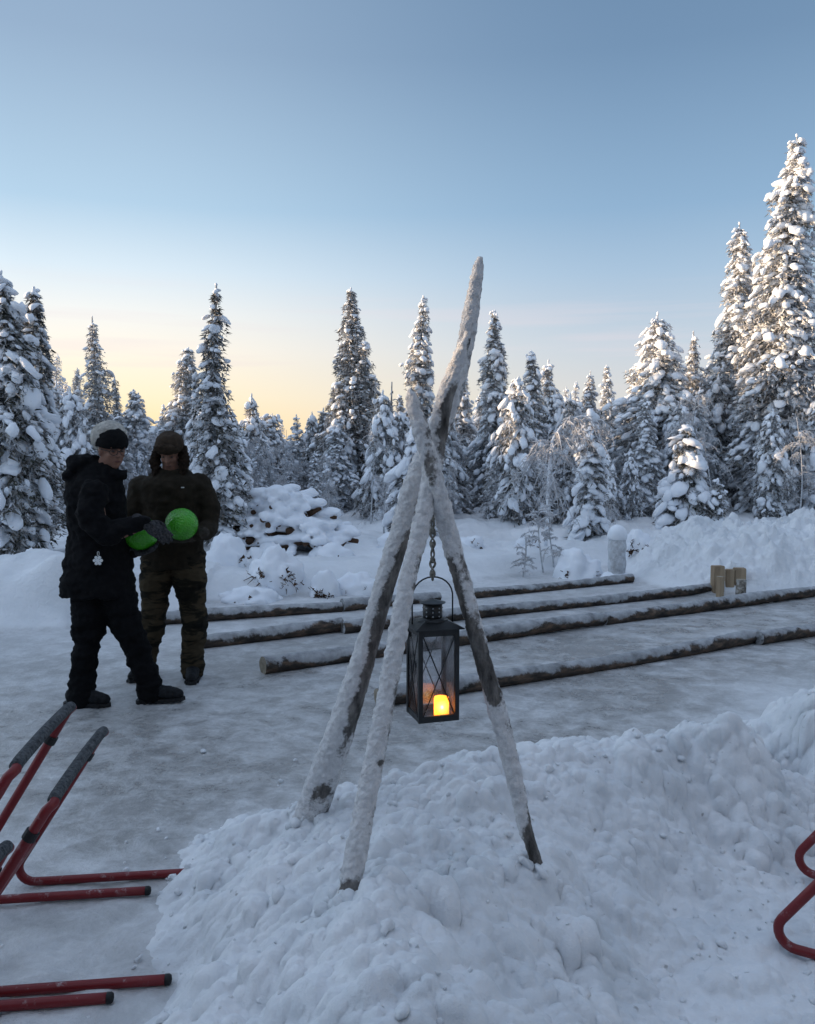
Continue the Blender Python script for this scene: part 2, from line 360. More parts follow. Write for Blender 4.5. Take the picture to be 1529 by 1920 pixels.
# ------------------------------------------------------------------ ground (rink and surroundings)
rng = np.random.default_rng(7)
ND = np.array([-.49, .872])                      # across the lanes
def sstep(a, b, x): t = np.clip((x-a)/(b-a), 0, 1); return t*t*(3-2*t)
def ridge(x, y, x0, y0, x1, y1, h, w0, w1):
    """bank along a segment; w0 near-side width, w1 far-side"""
    d = np.array([x1-x0, y1-y0], float); Ln = np.hypot(*d); d /= Ln
    s = (x-x0)*d[0] + (y-y0)*d[1]; q = -(x-x0)*d[1] + (y-y0)*d[0]
    e = sstep(-.8, .2, s)*sstep(-.8, .2, Ln-s)
    return h*e*np.where(q < 0, sstep(-w0, 0, q), np.clip(1-q/w1, 0, 1)**1.0*1.0)
def H(x, y):
    x = np.asarray(x, float); y = np.asarray(y, float)
    n = ND[0]*x + ND[1]*y
    edge = 8.75 + .12*pn(x*.7, y*.7, 3, 5)
    leftin = sstep(-3.2, -2.7, x)                  # left of this the bank starts nearer
    edge = np.where(x < -2.2, np.minimum(edge, 8.35 - .35*(x+2.2)), edge)
    edge = edge*leftin + (1-leftin)*np.minimum(edge, ND[0]*x + ND[1]*(7.5+.06*(x+3)))
    back = sstep(0, .55, n-edge)
    und = .22 + .05*fbm(x*.5, y*.5, 0, 11) + sstep(.3, 1.2, n-edge)*(.16*np.clip(fbm(x*1.1, y*1.1, 1, 13), -.2, 1) + .05*np.abs(fbm(x*3, y*3, 1, 14))) + .012*(n-edge).clip(0, 8)
    z = back*und
    # left heap and low rise behind it
    z = z + back*.30*np.exp(-(((x+3.9)/1.3)**2 + ((y-8.6)/.7)**2)) + back*.22*np.exp(-(((x+3.35)/.25)**2 + ((y-8.1)/.25)**2))
    # right heap
    rb = sstep(9.45, 10.5, y - .0*x + .10*(x-3)) * sstep(2.75, 3.9, x)
    rh = .55 + .10*fbm(x*.8, y*.8, 2, 21) + .05*(x-4).clip(-1, 3)
    far = 1 - .45*sstep(11.2, 13.5, y)
    z = np.maximum(z, rb*rh*far)
    hm = sstep(.05, .3, rb)*far
    z = z + hm*(.24*np.abs(fbm(x*2.2, y*2.2, 0, 31)) + .15*np.abs(fbm(x*5.5, y*5.5, 0, 33)) + .045*fbm(x*11, y*11, 0, 34))
    z = z + 3.5*sstep(-16, -21, x)  # hill added out of view on the left to block the low sun
    # trodden snow at the near left
    nr = sstep(4.2, 2.6, y)
    z = z + nr*.022*fbm(x*6, y*6, 0, 41, 5) + .003*fbm(x*9, y*9, 0, 43)
    z = z + .016*nr*np.abs(fbm(x*3.3, y*9, 0, 47, 4))
    return z
def axis(lo, hi, step, far_lo, far_hi, g=1.12):
    a = list(np.arange(lo, hi, step)); s = step; v = hi
    while v < far_hi: a.append(v); s *= g; v += s
    s = step; v = lo - step
    while v > far_lo: a.insert(0, v); s *= g; v -= s
    return np.array(a)
def gridmesh(name, xs, ys, hf, attrs=None):
    X, Y = np.meshgrid(xs, ys); Z = hf(X, Y); V = np.stack([X, Y, Z], -1).reshape(-1, 3)
    ny, nx = X.shape; i, j = np.meshgrid(np.arange(ny-1), np.arange(nx-1), indexing='ij'); a = (i*nx+j).ravel()
    F = np.stack([a, a+1, a+nx+1, a+nx], 1)
    return npmesh(name, V, F, {k: f(X, Y, Z) for k, f in (attrs or {}).items()})
xs = axis(-6.5, 8.0, .03, -260, 260); ys = axis(1.6, 13.0, .03, -60, 600)
def icef(X, Y, Z):
    i = 1 - sstep(.010, .05, Z)
    i = i*(.60 + .40*sstep(-.1, .9, Y - 2.6 - .15*np.abs(X+.2) + .5*fbm(X*1.2, Y*1.2, 0, 51)))
    # snow strewn at the far right of the rink
    i = i*(1 - .7*sstep(.9, 1.9, X - .55*(Y-4.2) + .25*fbm(X*2, Y*2, 0, 52))*sstep(6.6, 5.2, Y))
    n = ND[0]*X + ND[1]*Y
    i = i*(1 - .45*sstep(5.5, 8.3, n))
    return i
me = gridmesh('ground', xs, ys, H, {'ice': icef})
link('ground', me, M_ground, kind='structure')

# ------------------------------------------------------------------ foreground snow bank
ctrl = []
def c(px, py, z): q = G(px, py, z); ctrl.append((q.x, q.y, z))
for px, py, z in [(330,1660,.04),(400,1600,.10),(470,1535,.20),(560,1560,.26),(650,1545,.30),(770,1465,.40),(900,1425,.41),(1000,1402,.43),(1200,1392,.45),(1380,1330,.53),(1529,1280,.58),
                  (575,1600,.29),(650,1700,.41),(1005,1625,.33),(800,1900,.40),(700,1800,.42),(800,1650,.40),(900,1560,.36),(850,1750,.38),
                  (1200,1500,.28),(1100,1600,.22),(1300,1560,.12),(1250,1700,.05),(1100,1720,.16),(1150,1900,.07),(1000,1850,.22),(1529,1440,.27),(1480,1520,.04),(1400,1640,.02),
                  (450,1700,.17),(400,1850,.12),(550,1800,.33),(300,1760,.02),(500,1900,.22),(600,1900,.33),(1300,1850,.03),(1450,1700,.03),(1529,1600,.03),(1420,1900,.03),(1529,1800,.02)]: c(px, py, z)
for px, py in [(280,1900),(240,1780),(290,1680),(240,1560)]: c(px, py, -.06)
for x, y in [(-1.2,3.6),(-.9,3.9),(-.3,3.75),(.3,4.0),(1.0,4.2),(1.8,4.55),(2.6,4.8),(-1.2,2.4),(-1.2,1.6),(.9,1.6),(2.6,2.2),(3.0,2.6),(3.1,3.2),(1.9,1.8),(-.9,1.2),(.9,1.1),(0,.8)]: ctrl.append((x, y, -.07))
for x, y, z in [(0,1.5,.33),(-.3,1.6,.28),(.3,1.6,.25),(2.4,4.15,.6),(3.0,4.4,.6)]: ctrl.append((x, y, z))
ctrl = np.array(ctrl)
def kern(A, B):
    d = np.sqrt(((A[:, None, :]-B[None, :, :])**2).sum(-1)); return d
K = kern(ctrl[:, :2], ctrl[:, :2]) - np.eye(len(ctrl))*.012
Wt = np.linalg.solve(np.block([[K, np.ones((len(ctrl), 1))], [np.ones((1, len(ctrl))), np.zeros((1, 1))]]), np.append(ctrl[:, 2], 0))
def bank0(x, y):
    sh = np.shape(x); q = np.stack([np.ravel(x), np.ravel(y)], 1); o = np.full(len(q), Wt[-1])
    for k in range(len(ctrl)): o += Wt[k]*np.sqrt(((q-ctrl[k, :2])**2).sum(1))
    return o.reshape(sh)
bx = np.arange(-1.35, 3.3, .0075); by = np.arange(.9, 4.9, .0075); BX, BY = np.meshgrid(bx, by)
Z0 = bank0(BX, BY)
amp = sstep(-.05, .12, Z0)
Zb = Z0 + amp*(.07*fbm(BX*3, BY*3, 0, 61, 3) + .075*np.abs(fbm(BX*7, BY*7, 0, 62, 4)) - .012)
# clods of shovelled snow: rounded lumps set on the surface
gx, gy = np.gradient(Z0, .0075)
def clods(Z, n, r0, r1, lift, flat, wf):
    for k in range(n):
        i = rng.integers(5, Z.shape[0]-5); j = rng.integers(5, Z.shape[1]-5)
        if Z0[i, j] < -.02 or rng.random() > wf(Z0[i, j], np.hypot(gx[i, j], gy[i, j])): continue
        r = r0 + (r1-r0)*rng.random()**2.5; m = int(r/.0075)+2
        sl = (slice(max(0, i-m), i+m+1), slice(max(0, j-m), j+m+1)); xx = BX[sl]-BX[i, j]; yy = BY[sl]-BY[i, j]
        a = rng.random()*6.28; e = .7+.5*rng.random(); u = (xx*math.cos(a)+yy*math.sin(a))*e; v = (-xx*math.sin(a)+yy*math.cos(a))/e
        d2 = (u*u+v*v)/(r*r); d2 = d2*(1+.95*pn(xx*1.7/r+k, yy*1.7/r, k*.37, 71))
        cap = Z[i, j] + lift*r - r*flat + r*flat*np.sqrt(np.clip(1-d2, 0, 1))*1.55
        Z[sl] = np.where(d2 < 1, np.maximum(Z[sl], cap), Z[sl])
clods(Zb, 260, .03, .10, .05, .6, lambda z, s: .5)
clods(Zb, 1500, .010, .050, .16, .75, lambda z, s: .55)
for _ in range(1):
    Zb[1:-1, 1:-1] = (Zb[1:-1, 1:-1]*2 + Zb[:-2, 1:-1] + Zb[2:, 1:-1] + Zb[1:-1, :-2] + Zb[1:-1, 2:])/6
clods(Zb, 34000, .007, .020, .15, .9, lambda z, s: .2+.5*(pn(z*9, s*2) > 0))
for _ in range(1):
    Zb[1:-1, 1:-1] = (Zb[1:-1, 1:-1]*2 + Zb[:-2, 1:-1] + Zb[2:, 1:-1] + Zb[1:-1, :-2] + Zb[1:-1, 2:])/6
Zb += amp*(.020*fbm(BX*18, BY*18, 0, 64, 5, .66) + .010*np.abs(fbm(BX*30, BY*30, 0, 65, 3)) + .03*fbm(BX*5, BY*5, 0, 66, 2))
ny, nx = BX.shape; ii, jj = np.meshgrid(np.arange(ny-1), np.arange(nx-1), indexing='ij'); a = (ii*nx+jj)
keep = (Zb[:-1, :-1] > -.03) | (Zb[1:, 1:] > -.03) | (Zb[:-1, 1:] > -.03) | (Zb[1:, :-1] > -.03)
a = a[keep]; F = np.stack([a, a+1, a+nx+1, a+nx], 1)
# push points out sideways so the lumps overhang a little
gyb, gxb = np.gradient(Zb, .0075); k_ = .006
V = np.stack([BX - k_*np.clip(gxb, -3, 3), BY - k_*np.clip(gyb, -3, 3), Zb], -1).reshape(-1, 3)
used = np.unique(F); remap = np.full(len(V), -1); remap[used] = np.arange(len(used))
link('snow_bank', npmesh('snow_bank', V[used], remap[F]), M_heap, kind='structure')
# crumbs and broken chunks lying on the bank and strewn on the ice round it
_r = np.random.default_rng(5); cc_ = []; ss_ = []
while len(cc_) < 1200:
    i = _r.integers(3, Zb.shape[0]-3); j = _r.integers(3, Zb.shape[1]-3)
    if Z0[i, j] > -.01: s_ = .004+.013*_r.random()**4; cc_.append((BX[i, j], BY[i, j], Zb[i, j]+s_*.3)); ss_.append(s_)
for _ in range(800):
    i = _r.integers(3, Zb.shape[0]-3); j = _r.integers(3, Zb.shape[1]-3)
    if -.30 < Z0[i, j] < 0 and _r.random() < math.exp(Z0[i, j]*14): s_ = .004+.016*_r.random()**3; cc_.append((BX[i, j], BY[i, j], float(H(BX[i, j], BY[i, j]))+s_*.3)); ss_.append(s_)
for fx_, fy_, fY in ((652, 1690, 2.27), (1005, 1612, 2.53), (572, 1555, 3.04)):
    q_ = P(fx_, fy_, fY)
    for _ in range(16):
        a_ = _r.random()*6.28; x_ = q_.x+.055*math.cos(a_)*(.7+.6*_r.random()); y_ = q_.y+.055*math.sin(a_)*(.7+.6*_r.random()); s_ = .010+.018*_r.random()
        cc_.append((x_, y_, Zb[int(round((y_-.9)/.0075)), int(round((x_+1.35)/.0075))]+s_*.3)); ss_.append(s_)
cc_ = np.array(cc_); ss_ = np.array(ss_); n_ = len(cc_)
CRUMB = (cc_, ss_)
def bankz(x, y):
    i = int(round((y-.9)/.0075)); j = int(round((x+1.35)/.0075)); return Zb[i, j]

# ------------------------------------------------------------------ trees
def lumps(rng, C, sx, sy, sz, az, tilt, ic=ICO2, amp=.30):
    """many irregular snow lumps. C (n,3)"""
    V0, F0 = ic; n = len(C); m = len(V0)
    k1 = rng.normal(size=(n, 3)); p1 = rng.random(n)*6.28; k2 = rng.normal(size=(n, 3)); p2 = rng.random(n)*6.28
    dd = V0 @ k1.T; d2 = V0 @ k2.T
    rr = 1 + amp*np.sin(dd*1.6+p1) + amp*.6*np.sin(d2*3.2+p2)         # (m,n)
    V = V0[:, None, :]*rr[:, :, None]
    V = V*np.stack([sx, sy, sz], 1)[None]
    V[:, :, 2] = np.where(V[:, :, 2] < 0, V[:, :, 2]*.65, V[:, :, 2])
    ct, st = np.cos(tilt), np.sin(tilt)      # pitch downwards along local x
    x = V[:, :, 0]*ct + V[:, :, 2]*st; z = -V[:, :, 0]*st + V[:, :, 2]*ct; y = V[:, :, 1]
    ca, sa = np.cos(az), np.sin(az)
    V = np.stack([x*ca - y*sa, x*sa + y*ca, z], -1) + C[None]
    V = V.transpose(1, 0, 2).reshape(-1, 3)
    F = (F0[None] + (np.arange(n)*m)[:, None, None]).reshape(-1, 3)
    return V, F
V, F = lumps(np.random.default_rng(6), CRUMB[0], CRUMB[1]*1.25, CRUMB[1], CRUMB[1]*.95, np.random.default_rng(7).random(len(CRUMB[1]))*6.28, np.random.default_rng(8).normal(size=len(CRUMB[1]))*.6, ICO2, .34)
link('snow_crumbs', npmesh('snow_crumbs', V, F), M_heap, label='crumbs and broken chunks of snow strewn over the shovelled bank', cat='snow', kind='stuff')
def prof(style, u, rnd):
    if style == 'spire': return min(1, .06 + .94*min(1, u*1.25)**.72)
    if style == 'column': return min(1, .22 + 1.5*u)**1.0 * (1 if u < .8 else 1-.5*(u-.8)/.2)
    if style == 'heavy': return min(1, .16 + 1.35*u**.85)
    if style == 'dome': return min(1, .25 + 2.0*u**.9)
    if style == 'pine': return (min(1, .06 + 1.15*u**.8) if u < .62 else max(.15, 1-1.6*(u-.62)))
    return u
def tree_meshes(name, seed, Ht, W, style, lump=.12, dens=1.0, snow=1.0, frost=.5, bare=.04, step=.14, droop=.55, lean=0, gap=0, needles=60, lowic=False):
    frost += .20; W *= 1.12
    if not lowic: lump *= .58; snow *= 1.0; step *= .80; needles *= 1.7
    rg = np.random.default_rng(seed)
    ax = lambda z: np.array([lean*(max(0, z/Ht))**2.2*Ht + .03*Ht*.3*math.sin(z*1.3/Ht*6+seed), .02*Ht*.3*math.sin(z*2.1/Ht*5+seed*2), 0.])
    zt = np.linspace(0, Ht, 16); tp = np.array([ax(z)+[0, 0, z] for z in zt])
    r0 = .011*Ht+.025
    T = Acc(); T.add(*tube(tp, np.linspace(r0, .012, 16), 8), a=.45)
    Fo = Acc(); C = []; SX = []; SY = []; SZ = []; AZ = []; TI = []
    bz = []; z = Ht*bare + .15
    while z < Ht*.985:
        bz.append(z); z += step*(.7+.6*rg.random())*(1 if style != 'pine' else 1.15)
    NV = []; NF = []; NA = []; nn = 0
    for z in bz:
        u = (Ht-z)/Ht
        kf = 1 + .38*pn(z*1.9, seed*3.1, 0, seed) ; nb = int(round((4.5 + 2.5*min(1, u*3))*dens)); nb = max(3, nb)
        a0 = rg.random()*6.28
        for b in range(nb):
            az = a0 + b*6.283/nb + rg.normal()*.35
            Lb = W*prof(style, u, rg)*(.70+.45*rg.random())*float(kf)*(1+.42*float(pn(math.cos(az)*1.3, math.sin(az)*1.3, z*1.1, seed+5)))
            if rg.random() < max(gap, .10): Lb *= .45
            Lb = max(Lb, .06)
            dx, dy = math.cos(az), math.sin(az); c0 = ax(z) + np.array([0, 0, z])
            dr = droop*(.7+.6*rg.random()); 
            tt = np.array([0, .35, .7, 1.0]); up = .25*(1-u)
            zz_ = Lb*((.12+up)*tt - dr*tt**1.8)
            bp = c0 + np.stack([dx*Lb*tt, dy*Lb*tt, zz_], 1)
            if bp[-1, 2] < .02: bp[:, 2] = np.maximum(bp[:, 2], .02+.02*tt)
            rb = .006+.012*min(1, Lb)
            T.add(*tube(bp, np.linspace(rb, rb*.35, 4), 4, False), a=.55)
            # snow lumps
            nl = max(1, int(round(Lb/(lump*1.25)*snow + rg.random()*.8)))
            if rg.random() > snow*1.3: nl = 0
            for k in range(nl):
                t = 1.0 - (k + .35*rg.random())/max(1, nl)*.85 if nl > 1 else .55+.45*rg.random()
                if rg.random() < .12: continue
                s = lump*(.45+.85*rg.random()**2.0)*(.55+.45*min(1, Lb/.35))
                q = np.array([np.interp(t, tt, bp[:, i]) for i in range(3)])
                q = q + np.array([-dy, dx, 0])*rg.normal()*Lb*.16*t + [0, 0, s*.30]
                C.append(q + rg.normal(size=3)*.02); SX.append(s*(1.0+.6*rg.random())); SY.append(s*(.70+.45*rg.random())); SZ.append(s*(.50+.30*rg.random())); AZ.append(az+rg.normal()*.3)
                TI.append(min(1.05, dr*1.1*t*1.2 + rg.normal()*.18))
            # needle sprays
            m = max(5, int(needles*(.25+Lb)*1.0))
            t = rg.random(m)**.75*1.06; q = np.stack([np.interp(t, tt, bp[:, i]) for i in range(3)], 1)
            lat = rg.normal(size=m)*Lb*.20*(1.15-t*.6)
            q += np.stack([-dy*lat, dx*lat, -np.abs(rg.normal(size=m))*.085*(.6+t)], 1)
            ln = (.05+.085*rg.random(m))*(.6+.6*min(1, Lb)); wd = ln*(.22+.2*rg.random(m))
            dirv = np.stack([dx*.6+rg.normal(size=m)*.6, dy*.6+rg.normal(size=m)*.6, -.55+rg.normal(size=m)*.35], 1); dirv /= np.linalg.norm(dirv, axis=1)[:, None]
            sv = np.cross(dirv, rg.normal(size=(m, 3))); sv /= np.linalg.norm(sv, axis=1)[:, None]
            P0 = q - sv*wd[:, None]*.5; P1 = q + sv*wd[:, None]*.5; P2 = q + dirv*ln[:, None]
            vv = np.stack([P0, P1, P2], 1).reshape(-1, 3); NV.append(vv); NF.append(np.arange(3*m).reshape(-1, 3)+nn); nn += 3*m
            fr = np.clip(rg.normal(frost+.14, .30, m), 0, 1); NA.append(np.repeat(fr, 3))
    # snowy leader
    for k in range(3):
        C.append(ax(Ht)+[0, 0, Ht*(.998-.02*k)]); s = lump*.30*(1+.3*k); SX.append(s*.8); SY.append(s*.8); SZ.append(s*1.5); AZ.append(rg.random()*6); TI.append(0.)
    SV, SF = lumps(rg, np.array(C), np.array(SX), np.array(SY), np.array(SZ), np.array(AZ), np.array(TI), ICO1 if lowic else ICO2)
    return (T.mesh(name+'_trunk'), npmesh(name+'_needles', np.concatenate(NV), np.concatenate(NF), {'frost': np.concatenate(NA)}, False), npmesh(name+'_snow', SV, SF))
def place_tree(kind, ms, loc, rz, sc, label, cat='tree', group=None):
    r = empty(kind, loc, rz, label=label, cat=cat, group=group); r.scale = sc if isinstance(sc, (tuple, list)) else (sc,)*3
    link('trunk', ms[0], M_bark, r); cr = link('crown', ms[1], M_fol, r); link('snow_load', ms[2], M_snow, cr)
    return r
NT = [0]
def tree_px(px, top, Y, hw, style, label, kind='snowy_spruce', base=None, **kw):
    """a tree Y metres off: px its axis, top the height of its tip, hw half width at its widest (all measured on the photo)"""
    q = P(px, top, Y); gz = float(H(q.x, Y)) - .08 if base is None else base
    NT[0] += 1
    ms = tree_meshes('tree%d' % NT[0], 100+NT[0], q.z-gz, hw/FPX*Y, style, **kw)
    return place_tree(kind, ms, (q.x, Y, gz), 0, 1, label)
# the tall pair on the right
tree_px(1487, 255, 17.0, 88, 'spire', 'tallest spruce, thickly covered in sunlit snow at the right edge', lump=.155, snow=1.15, frost=.42, step=.16, needles=70, droop=.6)
tree_px(1387, 418, 19.0, 64, 'spire', 'second tallest spruce, sunlit and narrow, left of the tallest one', lump=.14, snow=1.0, frost=.45, step=.16, needles=75, droop=.6)
tree_px(1236, 588, 18.0, 68, 'heavy', 'broad rounded spruce loaded with lumpy snow, right of the centre gap', lump=.16, snow=1.15, frost=.45, step=.15)
tree_px(1303, 622, 18.6, 27, 'spire', 'slim spruce squeezed between the broad rounded spruce and the tall pair', lump=.12, frost=.5)
tree_px(1107, 772, 13.6, 34, 'heavy', 'short spruce smothered in big snow lumps behind the snowy post', lump=.19, snow=1.5, frost=.3, step=.15, dens=.9, droop=.7, needles=70)
tree_px(1288, 800, 14.2, 42, 'heavy', 'short dark spruce with heavy snow pads behind the right snow heap', lump=.19, snow=1.15, frost=.15, step=.15, droop=.75, needles=110)
tree_px(1105, 697, 21.0, 30, 'spire', 'grey frosted spruce peeping over the short snow smothered one', lump=.12, frost=.5)
tree_px(1137, 686, 24.0, 27, 'spire', 'thin warm lit spruce just right of the grey frosted one', lump=.12, frost=.55, snow=.8)
tree_px(998, 658, 16.8, 26, 'column', 'narrow snow column spruce with a blunt top, right of the pole tripod', lump=.13, snow=1.1, frost=.35, needles=80)
tree_px(1031, 676, 18.0, 26, 'column', 'slim spruce directly right of the blunt snow column', lump=.13, snow=1.0, frost=.4)
tree_px(930, 583, 19.5, 42, 'spire', 'tall pointed spruce between the tripod tip and the snow column', lump=.135, frost=.4, snow=1.0, droop=.65, needles=80)
tree_px(868, 660, 22.5, 28, 'spire', 'spruce partly hidden behind the upper end of the tripod poles', lump=.13, frost=.45)
tree_px(791, 556, 20.5, 37, 'spire', 'slender pointed spruce rising behind the short fork of the tripod', lump=.14, frost=.38, snow=1.05, gap=.15)
tree_px(748, 742, 18.5, 21, 'spire', 'low slim spruce left of the slender one behind the tripod', lump=.12, frost=.4)
tree_px(775, 800, 13.2, 44, 'heavy', 'snow lump spruce right behind the left tripod poles', lump=.18, snow=1.2, frost=.3, droop=.7)
tree_px(662, 540, 19.5, 52, 'pine', 'tall irregular pine with a ragged crown left of the tripod', 'snowy_pine', lump=.11, snow=.75, frost=.36, needles=150, gap=.2, bare=.15, droop=.4)
tree_px(608, 766, 21.0, 24, 'column', 'short dark column spruce left of the ragged pine', lump=.11, frost=.3, snow=.8, needles=90)
tree_px(510, 776, 23.0, 34, 'dome', 'round headed small pine above the brush pile', 'snowy_pine', lump=.12, frost=.45, snow=.8, needles=100)
tree_px(402, 533, 11.6, 52, 'spire', 'near tall spruce with separate snow pads, behind the man in brown', lump=.115, snow=.85, frost=.2, needles=80, gap=.35, droop=.62, step=.2)
tree_px(343, 652, 21.5, 42, 'heavy', 'spruce with a bent tip left of the near tall one', lump=.13, frost=.5, snow=.7, lean=.03, needles=110)
tree_px(250, 732, 20.0, 32, 'heavy', 'small bushy spruce above the gap between the two people', lump=.13, frost=.42, needles=90)
tree_px(217, 706, 17.5, 17, 'spire', 'spindly young spruce right of the tall airy one', lump=.09, frost=.3, snow=.5, dens=.7, gap=.3, step=.2)
tree_px(177, 594, 18.5, 37, 'spire', 'tall airy spruce above the woman in black', lump=.10, snow=.7, frost=.4, gap=.2, step=.17)
tree_px(145, 690, 27.0, 22, 'spire', 'yellow lit pine left of the tall airy spruce', 'snowy_pine', lump=.12, frost=.6, snow=.5)
tree_px(104, 716, 19.0, 24, 'spire', 'low slim spruce right of the left edge cluster', lump=.12, frost=.4)
tree_px(86, 690, 16.0, 27, 'heavy', 'slim dark spruce just right of the left edge cluster', lump=.13, frost=.3)
tree_px(52, 540, 11.6, 40, 'column', 'dark spruce with a tip bowed to the right near the left edge', lump=.14, snow=1.0, frost=.15, lean=.02, needles=110, droop=.7)
tree_px(4, 512, 10.8, 74, 'heavy', 'large snow laden spruce cut by the left edge of the view', lump=.17, snow=1.1, frost=.15, needles=110, droop=.7)
tree_px(475, 744, 34.0, 17, 'spire', 'small golden lit tree far off above the brush pile', 'snowy_pine', lump=.1, frost=.75, snow=.3, needles=80)
tree_px(583, 800, 36.0, 20, 'spire', 'far low tree left of the short dark column spruce', 'snowy_pine', lump=.12, frost=.5, snow=.4, needles=80)
tree_px(1185, 735, 22.0, 36, 'dome', 'low warm lit birch thicket tree left of the broad rounded spruce', 'snowy_pine', lump=.13, frost=.65, snow=.8, needles=110)
tree_px(1345, 900, 13.8, 18, 'heavy', 'knee high to man high young spruce left of the bare trunks', lump=.12, frost=.25, snow=1.0)
# dead snags
def snag(px, top, Y, label, seed):
    rg = np.random.default_rng(seed); q = P(px, top, Y); gz = float(H(q.x, Y))-.05; h = q.z-gz; A_ = Acc()
    zt = np.linspace(0, h, 8); A_.add(*tube(np.stack([.03*np.sin(zt*2), 0*zt, zt], 1), np.linspace(.06, .012, 8), 7), a=.4)
    B_ = Acc()
    for k in range(22):
        z = h*(.35+.6*rg.random()); a = rg.random()*6.28; l = (.15+.4*rg.random())*(1-.5*z/h); tt = np.linspace(0, 1, 4)
        B_.add(*tube(np.stack([math.cos(a)*l*tt, math.sin(a)*l*tt, z+l*(.5*tt-.7*tt*tt)], 1), np.linspace(.014, .005, 4), 4), a=.5)
    r = empty('dead_tree', (q.x, Y, gz), label=label, cat='tree'); link('trunk', A_.mesh('snag_trunk'), M_bark, r); link('branches', B_.mesh('snag_branches'), M_twig, r)
snag(737, 716, 17.5, 'dead bare spire right of the ragged pine', 1)
snag(706, 736, 17.0, 'dead tree with curling side branches beside the ragged pine', 2)
# frosted birches and undergrowth
def birch_mesh(name, seed, h=3.0, spread=.9, trunk=None, nb=16, tw=9, droop=.8, r0=.035):
    rg = np.random.default_rng(seed); A_ = Acc(); B_ = Acc()
    if trunk is None:
        zt = np.linspace(0, 1, 8); ph = rg.random(2)*6; trunk = np.stack([.06*h*np.sin(zt*2.5+ph[0])-.06*h*math.sin(ph[0]), .05*h*np.sin(zt*2+ph[1])-.05*h*math.sin(ph[1]), h*zt], 1)
    trunk = np.asarray(trunk, float); m = len(trunk)
    A_.add(*tube(trunk, np.linspace(r0, .008, m), 7), a=.75)
    for b in range(nb):
        s = (.22+.76*rg.random())*(m-1); i = min(int(s), m-2); q = trunk[i]+(trunk[i+1]-trunk[i])*(s-i)
        a = rg.random()*6.28; l = spread*(.45+.6*rg.random())*(1.15-.5*s/(m-1)); tt = np.linspace(0, 1, 6); dz = .9*rg.random()+.1
        bp = q + np.stack([math.cos(a)*l*tt, math.sin(a)*l*tt, l*(dz*tt-(droop+.3)*tt**2.2)], 1)
        bp[:, 2] = np.maximum(bp[:, 2], .02)
        B_.add(*tube(bp, np.linspace(.014, .005, 6), 4), a=.65)
        for k in range(tw):
            s2 = (.15+.85*rg.random())*5; i2 = min(int(s2), 4); q2 = bp[i2]+(bp[i2+1]-bp[i2])*(s2-i2); a2 = a+rg.normal()*.9; l2 = l*(.22+.35*rg.random()); t2 = np.linspace(0, 1, 5)
            tp_ = q2 + np.stack([math.cos(a2)*l2*t2, math.sin(a2)*l2*t2, l2*((.5*rg.random())*t2-(droop+.4)*t2**2)], 1)
            B_.add(*tube(tp_, np.linspace(.008, .004, 5), 3, False), a=.3+.6*rg.random())
            for j in range(5):
                q3 = tp_[min(4, 1+j % 4)]; d3 = rg.normal(size=3)*[1, 1, .7]+[0, 0, -.5]; d3 /= np.linalg.norm(d3); l3 = l2*(.3+.4*rg.random())
                B_.add(*tube(np.array([q3, q3+d3*l3*.5+[0, 0, .01], q3+d3*l3]), [.0065, .0055, .003], 3, False), a=.25+.7*rg.random())
    return A_.mesh(name+'_trunk'), B_.mesh(name+'_twigs')
births = [birch_mesh('birch%d' % i, 40+i, 2.6+.5*i, .75+.08*i, nb=18, tw=9) for i in range(5)]
r_ = random.Random(5)
GB = 'frosted birches in the undergrowth'
def birch(x, y, s, k, rz, label='frosted thin birch with drooping rime covered twigs in the undergrowth'):
    r = empty('frosted_birch', (x, y, float(H(x, y))-.04), rz, label=label, cat='tree', group=GB); r.scale = (s,)*3
    link('trunk', births[k][0], M_bark, r); link('twigs', births[k][1], M_twig, r)
spots = []
for k in range(125):
    Y = 14.2 + 7*r_.random()**1.1 if k < 70 else 16+9*r_.random(); px = -20 + 1570*r_.random()
    if Y < 15.5 and 420 < px < 700: Y += 4
    q = P(px, 900, Y); hh = 1.0+.8*r_.random() + (.8*r_.random() if px > 1250 else 0) + .3*(k > 69)
    k5 = r_.randrange(5); birch(q.x, Y, hh/(2.6+.5*k5), k5, r_.random()*6.28)
mids = [tree_meshes('mid%d' % i, 500+i, 4.2, W_, st, lump=.15, snow=sn, frost=.42, step=.17, needles=70, droop=.65, gap=.15) for i, (W_, st, sn) in enumerate(((.50,'spire',1.1), (.42,'column',1.1), (.58,'heavy',1.1), (.46,'spire',.9), (.55,'pine',1.0)))]
for k in range(88):
    px = -30 + 1600*(k+.5+.9*(r_.random()-.5))/88; Y = 16.5 + 7*((k*.618) % 1)
    top = np.interp(px, [0, 120, 290, 380, 470, 560, 640, 760, 900, 960, 1080, 1180, 1300, 1529], [700, 740, 800, 790, 800, 832, 790, 800, 740, 745, 735, 760, 720, 690]) + 105*r_.random()
    q = P(px, top, Y); gz = float(H(q.x, Y)) - .06; s = (q.z-gz)/4.2; sw = s*(.8+.35*r_.random())+.1
    place_tree('snowy_spruce', mids[(k*7) % 5], (q.x, Y, gz), r_.random()*6.28, (sw, sw, s), 'slim snow covered spruce standing in the dense middle rows of the forest', group='spruces of the middle rows')
